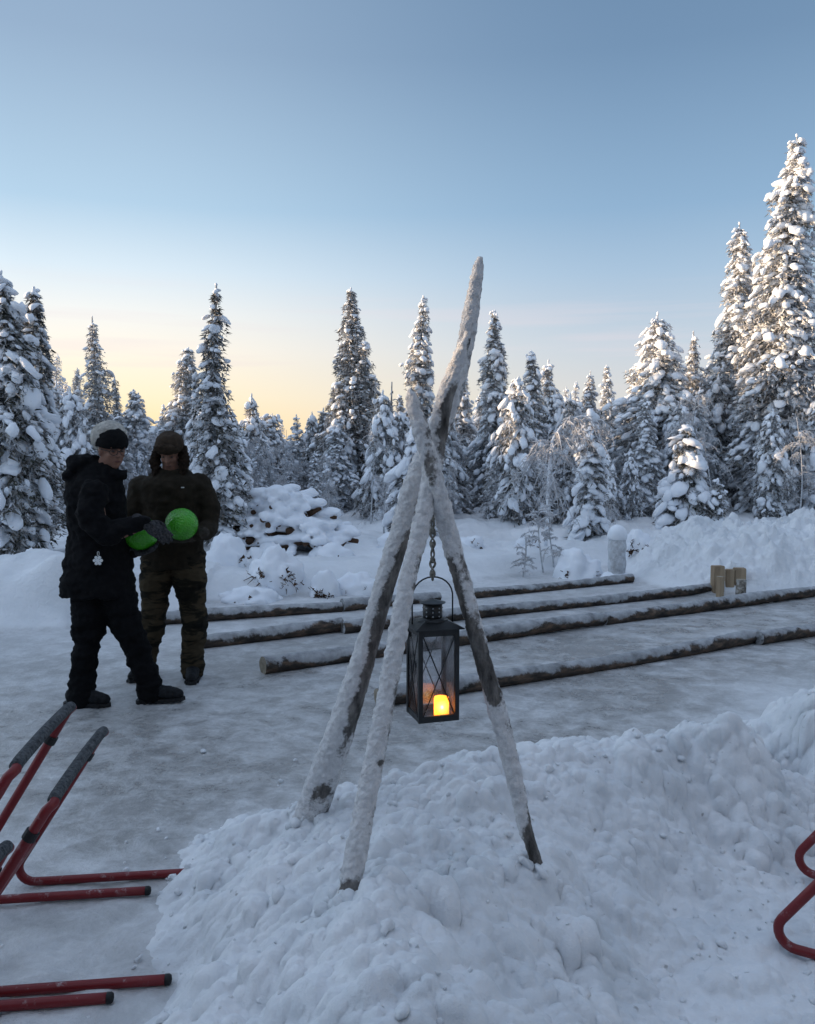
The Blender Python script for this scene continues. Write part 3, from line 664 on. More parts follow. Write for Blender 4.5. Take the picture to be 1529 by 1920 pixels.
# small young spruces in the undergrowth and rows further back (copies)
smalls = [tree_meshes('young%d' % i, 300+i, 2.0, .42, st, lump=.13, snow=1.1, frost=.35, step=.14, needles=80, droop=.7) for i, st in enumerate(('heavy', 'column', 'heavy', 'dome'))]
def copy_things(x, y, ms, kind, sc, rz, label, group):
    place_tree(kind, ms, (x, y, float(H(x, y))-.06), rz, sc, label, group=group)
for k in range(46):
    Y = 15.2 + 6*r_.random(); px = -10 + 1550*r_.random()
    if Y < 15.5 and 420 < px < 700: Y += 4
    q = P(px, 900, Y); s = .45+.75*r_.random(); copy_things(q.x, Y, smalls[r_.randrange(4)], 'young_spruce', (s*.95, s*.95, s*1.25), r_.random()*6.28, 'young snow lumped spruce standing in the undergrowth', 'young spruces in the undergrowth')
fars = [tree_meshes('far%d' % i, 400+i, 6.0, W_, st, lump=.14, snow=sn, frost=fr, step=.2, needles=60, droop=.6, lowic=True, gap=.15) for i, (W_, st, sn, fr) in enumerate(((.75,'spire',.9,.5), (.6,'column',.9,.45), (.9,'pine',.6,.5), (.8,'heavy',.9,.55), (.65,'spire',.6,.6)))]
for k in range(260):
    Y = 20 + 34*r_.random()**1.3; px = -60 + 1650*r_.random() if k < 215 else 400+270*r_.random(); q = P(px, 850, Y)
    # the skyline of the photograph: low over the glow, higher to the right
    lim = np.interp(px, [0, 100, 280, 420, 560, 640, 760, 900, 1000, 1100, 1200, 1529], [690, 725, 770, 772, 800, 765, 770, 715, 735, 730, 710, 660]) + 90*r_.random()
    hh = (P(px, lim, Y).z + .1); copy_things(q.x, Y, fars[r_.randrange(5)], 'distant_spruce', (hh/6*1.0+.12, hh/6*1.0+.12, hh/6), r_.random()*6.28, 'frosted tree in the rows behind the clearing', 'trees in the far rows of the forest')
# the forest that goes on to the left and behind the viewer; it keeps the sun off the rink
for k in range(95):
    if k < 62: t = k/62; x = -24-3*r_.random(); y = -22 + 52*t + r_.random(); hh = 1.9+1.3*r_.random()
    else: a = -2.85 + 2.6*(k-62)/33+.1*r_.random(); rr_ = 6.5+1.8*r_.random(); x = rr_*math.cos(a)*1.1; y = -.6+.75*rr_*math.sin(a); hh = 7.0+2.5*r_.random()
    copy_things(x, y, fars[r_.randrange(5)], 'distant_spruce', (hh/6*1.25, hh/6*1.25, hh/6), r_.random()*6.28, 'frosted tree of the forest edge outside the clearing', 'trees of the forest edge round the rink')

# the birch bowed into an arch
Yb = 12.5; tr = [P(x, y, Yb) for x, y in ((1022,1050),(1026,1000),(1028,930),(1031,868),(1036,826),(1052,800),(1078,783),(1100,781),(1118,795),(1128,830))]
o0 = Vector((tr[0].x, Yb, float(H(tr[0].x, Yb))-.05)); loc = [v-o0 for v in tr]; loc[0].z = 0
mt, mb = birch_mesh('bowed', 77, trunk=[tuple(v) for v in loc], nb=30, tw=7, spread=.5, droop=1.1, r0=.030)
r = empty('bowed_birch', o0, label='birch bowed into an arch by the weight of snow, right of the snow column spruce', cat='tree'); link('trunk', mt, M_snow, r); link('twigs', mb, M_twig, r)
def sapling(px, top, Y, seed, label, h=None):
    q = P(px, top, Y); gz = float(H(q.x, Y))-.04; hh = q.z-gz; mt, mb = birch_mesh('sap%d' % seed, seed, hh, hh*.34, nb=12, tw=5, droop=.3, r0=.011)
    r = empty('sapling', (q.x, Y, gz), label=label, cat='sapling'); link('trunk', mt, M_bark, r); link('twigs', mb, M_twig, r)
sapling(1021, 950, 11.2, 81, 'thin bare sapling left of the big snow covered bush')
sapling(981, 1000, 10.9, 82, 'little bare sapling in the smooth snow right of the tripod')
sapling(1040, 985, 11.4, 83, 'frosted twiggy sapling touching the big snow covered bush')

# ------------------------------------------------------------------ snow covered bushes
def bush(px, py, Y, wpx, hpx, seed, label, twigs=60):
    rg = np.random.default_rng(seed); q = P(px, py, Y); gz = float(H(q.x, Y))-.06; wdt = wpx/FPX*Y/2; h = hpx/FPX*Y
    V0, F0 = ICO4; n = fbm(V0[:, 0]*1.3+seed, V0[:, 1]*1.3, V0[:, 2]*1.3, seed, 3); n2 = fbm(V0[:, 0]*3.2+seed, V0[:, 1]*3.2, V0[:, 2]*3.2, seed+3, 2)
    V = V0*(1+.38*n+.16*np.abs(n2))[:, None]; V = V*[wdt, wdt*.8, h*1.25]; 
    # eaten away hollows near the bottom front, where twigs show
    r = empty('snow_covered_bush', (q.x, Y, gz), label=label, cat='bush')
    link('snow_cap', npmesh('bush_snow', V, F0), M_snow, r)
    A_ = Acc()
    for k in range(twigs//2):
        a = -math.pi/2 + (.75 if seed % 2 else -.5)*(1 if k % 3 else -1) + rg.normal()*.28; e = rg.random()*.6; st = np.array([math.cos(a)*wdt*.78, math.sin(a)*wdt*.62, h*(.10+.55*e)]); d = rg.normal(size=3)*.6+[math.cos(a)*.5, math.sin(a)*.9, -.1]; d /= np.linalg.norm(d); l = .06+.13*rg.random()
        A_.add(*tube(np.array([st-d*l*.6, st+d*l*.4, st+d*l+[0, 0, -.02]]), [.008, .006, .003], 4), a=.1+.3*rg.random())
        for j in range(4):
            q1 = st+d*l*(.2+.8*rg.random()); s = .010+.012*rg.random(); v = rg.normal(size=(3, 3))*s; A_.add(q1+v, [[0, 1, 2]], a=.1+.4*rg.random())
    link('twigs', A_.mesh('bush_twigs', False), M_stick, r)
bush(518, 1075, 9.6, 95, 52, 1, 'snow covered bush with dark leaves showing, in front of the brush pile', 90)
bush(608, 1072, 9.5, 62, 40, 2, 'small round snow covered bush right of the dark leaved one')
bush(672, 1072, 9.7, 90, 38, 3, 'low snow covered bush just left of the tripod poles')
bush(470, 1078, 9.2, 120, 26, 4, 'flat snow covered bush beside the man in brown', 30)
bush(425, 1045, 10.2, 90, 50, 9, 'rounded snow drift bush at the foot of the near tall spruce', 20)
bush(1085, 1035, 10.9, 82, 44, 5, 'big smooth snow covered bush left of the snowy post', 30)
bush(1195, 1035, 11.8, 60, 34, 6, 'small snow covered bush right of the snowy post', 30)
bush(988, 1018, 12.2, 44, 22, 7, 'low snow tuft left of the thin sapling', 50)
bush(60, 1035, 9.6, 60, 36, 8, 'snow covered lump on the left bank', 10)
bush(620, 1040, 11.2, 90, 26, 14, 'long low snow mound at the right foot of the brush pile', 12)
bush(500, 1045, 11.3, 70, 24, 15, 'low snow mound at the left foot of the brush pile', 12)
bush(880, 1000, 12.4, 60, 22, 12, 'low snow mound behind the right tripod pole', 20)
bush(740, 1000, 12.4, 70, 26, 13, 'low snow mound between the brush pile and the tripod', 20)

# ------------------------------------------------------------------ brush pile
rg = np.random.default_rng(12); q = P(560, 1000, 12.0); gz = float(H(q.x, 12.0))-.07; bp_o = empty('brush_pile', (q.x, 12.0, gz), label='big pile of branches and logs thick with snow at the edge of the clearing', cat='brush pile')
Wp, Hp = .90, .82
CC = []
def cone(lv): return Wp*(1.02-lv*.86)
for k in range(78):
    lv = (k+.5)/78; lv = lv**.85; zc = .04 + Hp*lv*.93; a = -math.pi/2 + rg.normal()*.95; rad = cone(lv); off = -.30*lv
    cx = math.cos(a)*rad*.92 + off; cy = math.sin(a)*rad*.62; yaw = rg.normal()*.5 if rg.random() < .65 else 1.3+rg.normal()*.4; l = (.32+.42*rg.random())*(1.1-.5*lv); pit = rg.normal()*.20
    d = np.array([math.cos(yaw)*math.cos(pit), math.sin(yaw)*math.cos(pit), math.sin(pit)]); tt = np.linspace(-1, 1, 7); c0 = np.array([cx, cy, zc]); pts = c0 + d*l*tt[:, None]*.5 + np.array([0, 0, .03])*np.sin(tt*2+k)[:, None]
    rr = .026+.036*rg.random(); Vt, Ft = tube(pts, np.linspace(rr, rr*.6, 7), 8); link('branch', npmesh('branch', Vt, Ft, {'frost': np.full(len(Vt), .1+.45*rg.random())}), M_stick, bp_o)
    w0 = .030+.028*rg.random()
    for t in np.linspace(-.44, .44, max(3, int(l/.07))):
        CC.append(tuple(c0 + d*l*t + [0, 0, rr+.012+w0*.5]) + (rr*.7+w0*(.8+.4*rg.random()), yaw))
for k in range(70):
    lv = rg.random(); a = rg.random()*6.28; rad = cone(lv)*.62*rg.random(); CC.append((math.cos(a)*rad-.30*lv, math.sin(a)*rad*.5+.12, .02+Hp*lv*.82, .11+.06*rg.random(), rg.random()*3))
CC.append((-.36, 0, Hp*.99, .085, 0)); CC.append((-.22, .0, Hp*.96, .11, 0)); CC.append((.02, .0, Hp*.80, .13, 0)); CC.append((.35, 0, Hp*.45, .16, 0)); CC.append((.62, 0, Hp*.22, .15, 0))
CC = np.array(CC); n = len(CC)
V, F = lumps(rg, CC[:, :3], CC[:, 3]*1.5, CC[:, 3]*1.15, CC[:, 3]*.85, CC[:, 4], np.zeros(n), ICO2, .18)
me = evalmod(npmesh('pile_snow', V, F), [('REMESH', dict(mode='VOXEL', voxel_size=.018)), ('SMOOTH', dict(factor=.5, iterations=3))]); me.shade_smooth()
link('snow_cover', me, M_snow, bp_o)

# ------------------------------------------------------------------ snowy post
q = P(1157, 1062, 10.6); gz = float(H(q.x, 10.6))-.05; h = P(1157, 985, 10.6).z - gz; r0 = 17/FPX*10.6
pr = empty('snowy_post', (q.x, 10.6, gz), label='round wooden post crusted white with a domed snow cap at the clearing edge', cat='post')
zt = np.linspace(0, h-.12, 22); Vt, Ft = tube(np.stack([0*zt, 0*zt, zt], 1), r0*(.97+.05*np.sin(zt*30)), 24); Vt[:, :2] *= (1+.04*pn(Vt[:, 0]*9, Vt[:, 1]*9, Vt[:, 2]*14, 3))[:, None]
link('post', npmesh('post', Vt, Ft, {'frost': np.full(len(Vt), .78)}), M_bark, pr)
V0, F0 = ICO3; V = V0*np.array([r0*1.1, r0*1.1, .14])*(1+.05*pn(V0[:, 0]*2, V0[:, 1]*2, V0[:, 2]*2, 9))[:, None]; V[:, 2] = np.maximum(V[:, 2], -.05)+h-.13
link('snow_cap', npmesh('post_cap', V, F0), M_snow, pr)
V = V0*np.array([r0*1.9, r0*1.6, .16])*(1+.15*pn(V0[:, 0]*2, V0[:, 1]*2, V0[:, 2]*2, 4))[:, None]; V[:, 2] += .02
link('snow_skirt', npmesh('post_skirt', V, F0), M_snow, pr)

# ------------------------------------------------------------------ lane logs
def log(pxa, pya, pxb, pyb, r, label, seed, group=None, bright=(1,)):
    r *= .94
    a = G(pxa, pya, 0); b = G(pxb, pyb, 0); L_ = (b-a).length; d = (b-a).normalized(); n = int(L_/.04)+2; t = np.linspace(0, 1, n); rg = np.random.default_rng(seed)
    pts = np.array([tuple(a)]*n) + np.outer(t*L_, np.array(d)); pts[:, 2] += r*.80 + .012*np.sin(t*L_*1.7+seed) ; pts[:, :2] += (.015*np.sin(t*L_*1.1+seed*2))[:, None]*np.array([-d.y, d.x])
    rad = r*(1+.05*np.sin(t*L_*2.3+seed))*(1-.08*t); c0 = pts.copy(); NS = 22
    V, F = tube(pts, rad, NS, caps=False)
    ring = V.reshape(n, NS, 3); off = ring - c0[:, None]; un = off/np.linalg.norm(off, axis=2)[..., None]
    nn_ = fbm(ring[..., 0]*5, ring[..., 1]*5, ring[..., 2]*5+seed, seed, 4) + .9*pn(ring[..., 0]*1.3, ring[..., 1]*1.3, seed*1.7, seed)
    fr = np.clip((un[..., 2]+.18)*.95 + nn_*.75, 0, 1)
    ring = ring + un*(np.clip(un[..., 2], 0, 1)**.6*.005*(1+.8*nn_) + .007*pn(ring[..., 0]*20, ring[..., 1]*20, ring[..., 2]*20, seed))[..., None]
    o = empty('log', (a.x, a.y, 0), label=label, cat='log', group=group); off0 = np.array([a.x, a.y, 0])
    V = ring.reshape(-1, 3)-off0; link('bark', npmesh('log_bark', V, F, {'frost': fr.ravel()}), M_log, o)
    for e, sgn in ((0, -1), (n-1, 1)):
        em = M_end if (sgn < 0 and seed in (1, 3)) else M_log
        Vr = V.reshape(n, NS, 3)[e]; cc = Vr.mean(0); m = np.concatenate([Vr, Vr*.45+cc*.55 + sgn*np.array(d)*.003, [cc+sgn*np.array(d)*.004]])
        jj = np.arange(NS); kk = (jj+1) % NS; Ff = np.concatenate([np.stack([jj, kk, NS+kk], 1), np.stack([jj, NS+kk, NS+jj], 1), np.stack([NS+jj, NS+kk, np.full(NS, 2*NS)], 1)])
        link('cut_end', npmesh('log_end', m, Ff, {'frost': np.full(len(m), .55)}, smooth=False), em, o)
    return o
log(712, 1326, 1418, 1204, .062, 'nearest rimed log edging the lane, its left end behind the lantern', 1)
log(1420, 1208, 1760, 1150, .058, 'log continuing the nearest row at the right edge', 2)
log(493, 1262, 1130, 1172, .070, 'thick log of the second row with its pale cut end showing at left', 3)
log(1133, 1171, 1760, 1086, .068, 'reddish barked log continuing the second row to the right edge', 4)
log(345, 1218, 640, 1183, .066, 'log of the third row starting behind the man in brown', 5)
log(642, 1187, 1345, 1110, .062, 'long log of the third row running up to the wooden blocks', 6)
log(300, 1172, 640, 1146, .062, 'farthest row log, behind the man and left of the tripod', 7)
log(642, 1146, 822, 1126, .064, 'farthest row log passing behind the tripod and lantern', 8)
log(880, 1122, 1186, 1092, .060, 'farthest row log with its dark end at the foot of the right heap', 9)

# ------------------------------------------------------------------ wooden blocks
def block(px, py, w_, d_, h, yaw, label, kind='box', Y=None, m=None):
    q = G(px, py, 0); o = empty('wooden_block', (q.x, q.y+d_/2, 0), yaw, label=label, cat='block'); bm = bmesh.new()
    if kind == 'box':
        bmesh.ops.create_cube(bm, size=1); bmesh.ops.scale(bm, vec=(w_, d_, h), verts=bm.verts)
        for v in bm.verts: v.co.x += random.Random(int(px+v.co.x*99)).uniform(-.006, .006)
        bmesh.ops.translate(bm, vec=(0, 0, h/2), verts=bm.verts); bmesh.ops.bevel(bm, geom=bm.edges[:], offset=.006, segments=2, affect='EDGES')
        me = bpy.data.meshes.new('block'); bm.to_mesh(me); link('split_wood', me, m or M_blk, o)
    else:
        zt = np.linspace(0, h, 8); V, F = tube(np.stack([0*zt, 0*zt, zt], 1), w_/2*np.ones(8), 20, False); V[:, 1] = np.where(V[:, 1] > 0, V[:, 1]*.7, V[:, 1]); V[:, :2] *= (1+.06*pn(V[:, 0]*12, V[:, 1]*12, V[:, 2]*6, 5))[:, None]
        link('bark', npmesh('block_bark', V, F), m or M_blkbark, o)
        tp = V.reshape(8, 20, 3)[-1]; link('cut_end', npmesh('block_end', np.concatenate([tp, [tp.mean(0)+[0, 0, .003]]]), [[i, (i+1) % 20, 20] for i in range(20)], smooth=False), M_end, o)
        bm.free()
block(1348, 1115, .125, .10, .325, .15, 'tall split wood plank block, leftmost of the upright blocks')
block(1352, 1121, .085, .07, .235, .05, 'pale split wood block in front of the tall plank block', 'round', m=M_blk)
block(1371, 1113, .10, .09, .275, -.2, 'brown wood block in the middle of the upright group')
block(1390, 1113, .125, .10, .29, -.1, 'square topped wood block standing at the back right of the group')
block(1392, 1121, .115, .10, .20, .2, 'short round wood block with peeling bark, frontmost at right', 'round')

# ------------------------------------------------------------------ pole tripod
def pole(cp, label, seed, bare=(), thick=.010):
    pts = [P(px, py, Y) for px, py, Y, r in cp]; rad = [max(r-3.2, min(r, 4)*.6)/FPX*Y for px, py, Y, r in cp]
    pt, ra = resample(pts, rad, .0045); n = len(pt); NS = 72; V, F = tube(pt, ra, NS); body = V[:-2].reshape(n, NS, 3); un = body-pt[:, None]; un /= np.linalg.norm(un, axis=2)[..., None]
    side = -.8*un[..., 0] - .2*un[..., 1] + .35*un[..., 2]            # rime grew on the windward left side
    big = fbm(body[..., 0]*9, body[..., 1]*9, body[..., 2]*5, seed, 4); fine = fbm(body[..., 0]*60, body[..., 1]*60, body[..., 2]*60, seed+5, 4, .6); mid = fbm(body[..., 0]*26, body[..., 1]*26, body[..., 2]*26, seed+9, 3)
    fr = .86 + .34*side + .55*big + .30*mid
    tt = np.linspace(0, 1, n)
    for (t0, w_, ang, aw, k) in bare:                               # bare patches: along, half length, direction of the patch
        dv = np.array([math.cos(R(ang)), -math.sin(R(ang)), 0]); m = np.exp(-((tt-t0)/w_)**2)[:, None]*np.exp(-((np.arccos(np.clip((un*dv).sum(-1), -1, 1)))/R(aw))**2); fr = fr - .85*k*m
    fr = np.clip(fr, -.3, 1.2); th = np.clip(fr, 0, 1)
    body = body + un*(th*thick*(.62+.28*mid) + .0050*fine*(.3+th) + .0015*big)[..., None]
    V[:-2] = body.reshape(-1, 3); fa = np.append(fr.ravel(), [.8, .8])
    o = pts[0]; V = V - np.array([o.x, o.y, o.z]); ob = link('tripod_pole', npmesh('tripod_pole', V, F, {'frost': fa}), M_pole, label=label, cat='pole'); ob.location = o
    return ob
pole([(540,1640,3.06,33),(575,1550,3.04,33),(600,1480,3.02,31),(640,1370,2.98,28),(672,1270,2.95,25),(700,1180,2.93,22),(722,1100,2.91,22),(752,1000,2.88,22),(783,900,2.85,23),(820,815,2.83,23),(849,740,2.81,19),(871,660,2.80,17),(885,580,2.79,15),(895,520,2.78,12),(901,490,2.78,8),(902,482,2.78,3)],
     'longest frosted pole of the tripod, leaning from lower left to the highest tip', 3,
     bare=((.40,.10,40,60,1.2),(.50,.08,30,60,1.2),(.31,.04,60,40,1.0),(.17,.015,80,35,1.2),(.57,.08,10,50,.9)))
pole([(632,1780,2.20,23),(655,1670,2.27,22),(672,1580,2.32,22),(700,1440,2.39,20),(722,1330,2.44,19),(742,1215,2.50,18),(763,1100,2.55,17),(785,1010,2.60,17),(800,945,2.63,17),(812,880,2.66,19),(824,800,2.67,20),(838,740,2.67,17),(856,690,2.66,15),(868,655,2.65,12),(876,636,2.65,9),(879,622,2.65,4)],
     'nearest frosted pole of the tripod, ending in the shorter pointed tip', 4, thick=.009,
     bare=((.075,.022,100,70,1.9),(.01,.025,100,90,1.6),(.86,.09,60,45,.9),(.27,.006,60,30,1)))
pole([(1018,1665,2.50,15),(1003,1605,2.53,14),(985,1545,2.55,15),(962,1440,2.58,17),(935,1335,2.61,19),(905,1235,2.63,18),(886,1160,2.64,17),(868,1095,2.65,19),(850,1030,2.65,19),(832,960,2.64,18),(814,890,2.62,17),(800,840,2.61,17),(788,795,2.61,17),(777,757,2.61,15),(771,738,2.61,11),(769,729,2.61,4)],
     'right hand frosted pole of the tripod, bare and dark near its foot', 5, thick=.008,
     bare=((.06,.055,80,80,2.2),(.47,.07,110,80,1.7),(.40,.05,100,60,1.2),(.60,.09,150,45,1.2),(.83,.07,120,50,.8)))
# ------------------------------------------------------------------ lantern
LY = 2.66; lc = P(811, 1341, LY); W2 = .0665; HB = .291
yaw = R(17)
lan = empty('lantern', (lc.x, LY, lc.z-.002), yaw, label='black metal lantern with a glowing candle, hanging inside the pole tripod', cat='lantern')
fr = Acc(); t_ = .0068
for sx in (-1, 1):
    for sy in (-1, 1): x = sx*(W2-t_); y = sy*(W2-t_); fr.add(*boxm(x-t_, x+t_, y-t_, y+t_, 0, HB))
for z0, z1 in ((0, .020), (HB-.020, HB)):
    e = .0006
    for s in (-1, 1):
        fr.add(*boxm(-W2+2*t_, W2-2*t_, s*(W2-t_)-t_-e, s*(W2-t_)+t_-.002, z0+.0004, z1)); fr.add(*boxm(s*(W2-t_)-t_+.002, s*(W2-t_)+t_+e, -W2+2*t_, W2-2*t_, z0+.0004, z1))
fr.add(*boxm(-W2+.003, W2-.003, -W2+.003, W2-.003, -.001, .0035))
link('frame', fr.mesh('lantern_frame', False), M_lmetal, lan)
zb, ztp = .021, HB-.021; g_ = W2-2*t_
for s in (-1, 1):
    for ax_ in (0, 1):
        gl = Acc(); yy = s*(W2-.006)
        if ax_ == 0: gl.add(*boxm(-g_, g_, yy-.001, yy+.001, zb, ztp))
        else: gl.add(*boxm(yy-.001, yy+.001, -g_, g_, zb, ztp))
        link('glass_pane', gl.mesh('pane', False), M_glass, lan)
        wr = Acc(); yo = s*(W2-.0005)
        for k in (-1, 1):
            a = (-g_*k, yo, zb-.004) if ax_ == 0 else (yo, -g_*k, zb-.004); b = (g_*k, yo, ztp+.004) if ax_ == 0 else (yo, g_*k, ztp+.004)
            mid = (0, yo+s*.003*(k > 0), (zb+ztp)/2) if ax_ == 0 else (yo+s*.003*(k > 0), 0, (zb+ztp)/2)
            wr.add(*tube([a, mid, b], .0021, 6))
        link('cross_wire', wr.mesh('wire'), M_lmetal, lan)
ro = Acc(); RW = W2+.013
lv = [(RW, 0), (RW, .003), (W2*.72, .018), (W2*.60, .021), (W2*.55, .024)]
Vr = []; 
for (rr, z) in lv: Vr += [(-rr, -rr, HB+z), (rr, -rr, HB+z), (rr, rr, HB+z), (-rr, rr, HB+z)]
Fr = []
for i in range(len(lv)-1):
    for j in range(4): a, b = i*4+j, i*4+(j+1) % 4; Fr += [(a, b, b+4), (a, b+4, a+4)]
Fr += [(0, 2, 1), (0, 3, 2)]; q4 = (len(lv)-1)*4; Fr += [(q4, q4+1, q4+2), (q4, q4+2, q4+3)]
ro.add(Vr, Fr); link('roof', ro.mesh('lantern_roof', False), M_lmetal, lan)
ch = Acc(); zt = np.array([.016, .07]); 
V, F = tube([(0, 0, HB+.02), (0, 0, HB+.045), (0, 0, HB+.073)], .031, 28); ch.add(V, F)
V, F = tube([(0, 0, HB+.016), (0, 0, HB+.022)], .050, 28); ch.add(V, F)
chm = link('chimney', ch.mesh('chimney'), M_lmetal, lan)
link('chimney_cap', Acc().add(*tube([(0, 0, HB+.0725), (0, 0, HB+.0745), (0, 0, HB+.0765)], [.036, .041, .042], 32)).mesh('cap', False), M_lmetal, chm)
vh = Acc()
for k in range(9):
    for z in (.034, .048, .060):
        a = k*6.283/9+.25; v, f = ICO1; vh.add(v*.0032+[math.cos(a)*.0305, math.sin(a)*.0305, HB+z], f)
link('vent_hole', vh.mesh('vents'), mat('pale_vent', (.3,.32,.34), .4), chm)
hx_ = RW-.012; hz = HB+.01
hp = [(-hx_, 0, hz), (-hx_, 0, hz+.075)] + [(-hx_*math.cos(a), 0, hz+.085+.062*math.sin(a)) for a in np.linspace(.1, math.pi-.1, 13)] + [(hx_, 0, hz+.075), (hx_, 0, hz)]
link('handle', Acc().add(*tube(hp, .0026, 8)).mesh('handle'), M_lmetal, lan)
# candle
cx, cy = .026, -.014
V, F = tube([(0,0,0), (0,0,.001), (0,0,.052), (0,0,.058)], [.021, .0242, .0242, .0232], 28, True)
def _cand(t, b):
    c_ = t.nodes.new('ShaderNodeTexCoord'); s_ = t.nodes.new('ShaderNodeSeparateXYZ'); t.links.new(c_.outputs['Object'], s_.inputs[0])
    dx_ = math_('SUBTRACT', s_.outputs[0], -.006, tree=t); dz_ = math_('SUBTRACT', s_.outputs[2], .032, tree=t)
    d = math_('SQRT', math_('ADD', math_('MULTIPLY', dx_, dx_, tree=t), math_('MULTIPLY', math_('MULTIPLY', dz_, dz_, tree=t), .6, tree=t), tree=t), tree=t)
    cc = ramp(t, math_('MULTIPLY', d, 25.0, tree=t), [(0, (1,.75,.40,1)), (.15, (1,.42,.08,1)), (.45, (1,.27,.016,1)), (1, (.5,.10,.005,1))])
    t.links.new(cc, b.inputs['Emission Color']); b.inputs['Emission Strength'].default_value = 3.6
M_candle = mat('glowing_wax', (.8,.5,.2), .5, .3, build=_cand)
cn = link('candle', npmesh('candle', V, F), M_candle, lan, label=None); cn.location = (cx, cy, .005)
# rope from the crossing down to the handle
def PL(v): return lan.matrix_world @ Vector(v)
bpy.context.view_layer.update()
top = P(812, 925, 2.70); bot = PL((0, 0, hz+.147)); rp = Acc(); n = 40; ts = np.linspace(0, 1, n)
for ph in (0, math.pi):
    base_ = np.outer(1-ts, top) + np.outer(ts, bot); amp_ = .004+.004*np.abs(np.sin(ts*9)); base_[:, 0] += amp_*np.cos(ts*26+ph); base_[:, 1] += amp_*np.sin(ts*26+ph)
    rp.add(*tube(base_, .0028+.0014*np.abs(np.sin(ts*17+ph)), 8))
for z in (.45, .62, .8, .97): v, f = ICO2; cpt = np.array(top)*(1-z)+np.array(bot)*z; rp.add(v*[.009, .008, .011]*(1+.2*np.sin(v[:, :1]*7)) + cpt, f)
ao = np.linspace(0, 2*math.pi, 16); rp.add(*tube(np.stack([np.full(16, bot.x), bot.y+.008*np.cos(ao), bot.z+.008*np.sin(ao)-.002], 1), .004, 6))
link('rope', rp.mesh('rope'), M_rope, label='short frosted rope holding the lantern handle under the pole crossing', cat='rope')

# ------------------------------------------------------------------ tubular skating frames
def skate_frame(loc, yaw, Hh, label, near_off=0.0, run=.60, wid=.60, lean=.29, group=None, bar=True):
    o = empty('skating_frame', loc, yaw, label=label, cat='skating aid', group=group); r = .0155
    def leg(y):    # bend at origin, runner towards +x, upright leaning to +x
        pts = [(run, y, r)]; 
        for t in (.8, .6, .4, .2): pts.append((run*t+.02, y, r))
        rb = .055; ang = math.atan2(Hh, lean)
        # round bend from -x direction to up-lean direction
        cx_, cz_ = .075, r+rb
        a0, a1 = -math.pi/2, -math.pi/2-(math.pi-ang)
        for k in range(9): a = a0+(a1-a0)*k/8; pts.append((cx_+rb*math.cos(a)-.02, y, cz_+rb*math.sin(a)))
        ex_, ez_ = pts[-1][0], pts[-1][2]; ux, uz = math.cos(ang), math.sin(ang); Lr = (Hh-ez_)/uz
        inw = -.0
        for t in (.25, .5, .75): pts.append((ex_+ux*Lr*t, y, ez_+uz*Lr*t))
        pts.append((ex_+ux*(Lr-.03), y, ez_+uz*(Lr-.03))); return pts, (ex_+ux*Lr, Hh), (ux, uz, ex_, ez_, Lr)
    pA, (tx, tz), inf = leg(wid); pB, _, _ = leg(0.0)
    top_ = [(tx+.004, wid-.012, tz-.008), (tx, wid-.04, tz), (tx, wid*.5, tz+.004), (tx, .04, tz), (tx+.004, .012, tz-.008)]
    full = pA + top_ + pB[::-1]
    link('tube_frame', Acc().add(*tube(full, r, 16)).mesh('tube_frame'), M_red, o)
    for y in (0, wid):
        V, F = tube([(run-.004, y, r), (run+.008, y, r), (run+.014, y, r)], [r*1.06, r*1.06, r*.8], 16); link('end_plug', npmesh('plug', V, F), M_plug, o)
    gy = [(tx, wid-.014, tz-.004), (tx, wid-.05, tz+.001), (tx, wid*.5, tz+.006), (tx, .05, tz+.001), (tx, .02, tz-.004)]; g_, gr_ = resample(gy, [r*1.2]*5, .012); link('grip', Acc().add(*tube(g_, gr_, 16)).mesh('grip'), M_grip, o)
    ux, uz, ex_, ez_, Lr = inf
    for y in (0, wid):
        q0 = np.array([ex_+ux*Lr*.80, y, ez_+uz*Lr*.80]); d = np.array([ux, 0, uz]); link('collar', Acc().add(*tube([q0-d*.014, q0+d*.014], r*1.35, 14)).mesh('collar', False), M_plug, o)
    cz = .17; cx2 = ex_+ux*(cz-ez_)/uz
    if bar: link('crossbar', Acc().add(*tube([(cx2, 0, cz), (cx2, wid, cz)], r*.85, 12)).mesh('crossbar'), M_red, o)
    return o
GF = 'red skating frames nested together at the left edge'
skate_frame((-1.350, 2.370, .006), R(7), .58, 'red tubular skating frame with its far runner poking into the snow bank', run=.63, wid=.66, lean=.37)
skate_frame((-1.485, 2.285, .006), R(7), .71, 'taller red skating frame behind the first, its grey grip reaching highest', run=.62, wid=.61, lean=.43)
skate_frame((-1.32, 1.70, .006), R(4), .50, 'skating frame whose dark grip end just enters at the left edge', run=.18)
skate_frame((1.175, 2.59, .03), R(-31), .60, 'red tubular skating frame half buried in snow at the right edge', run=.5, lean=.42, wid=.55, bar=False)

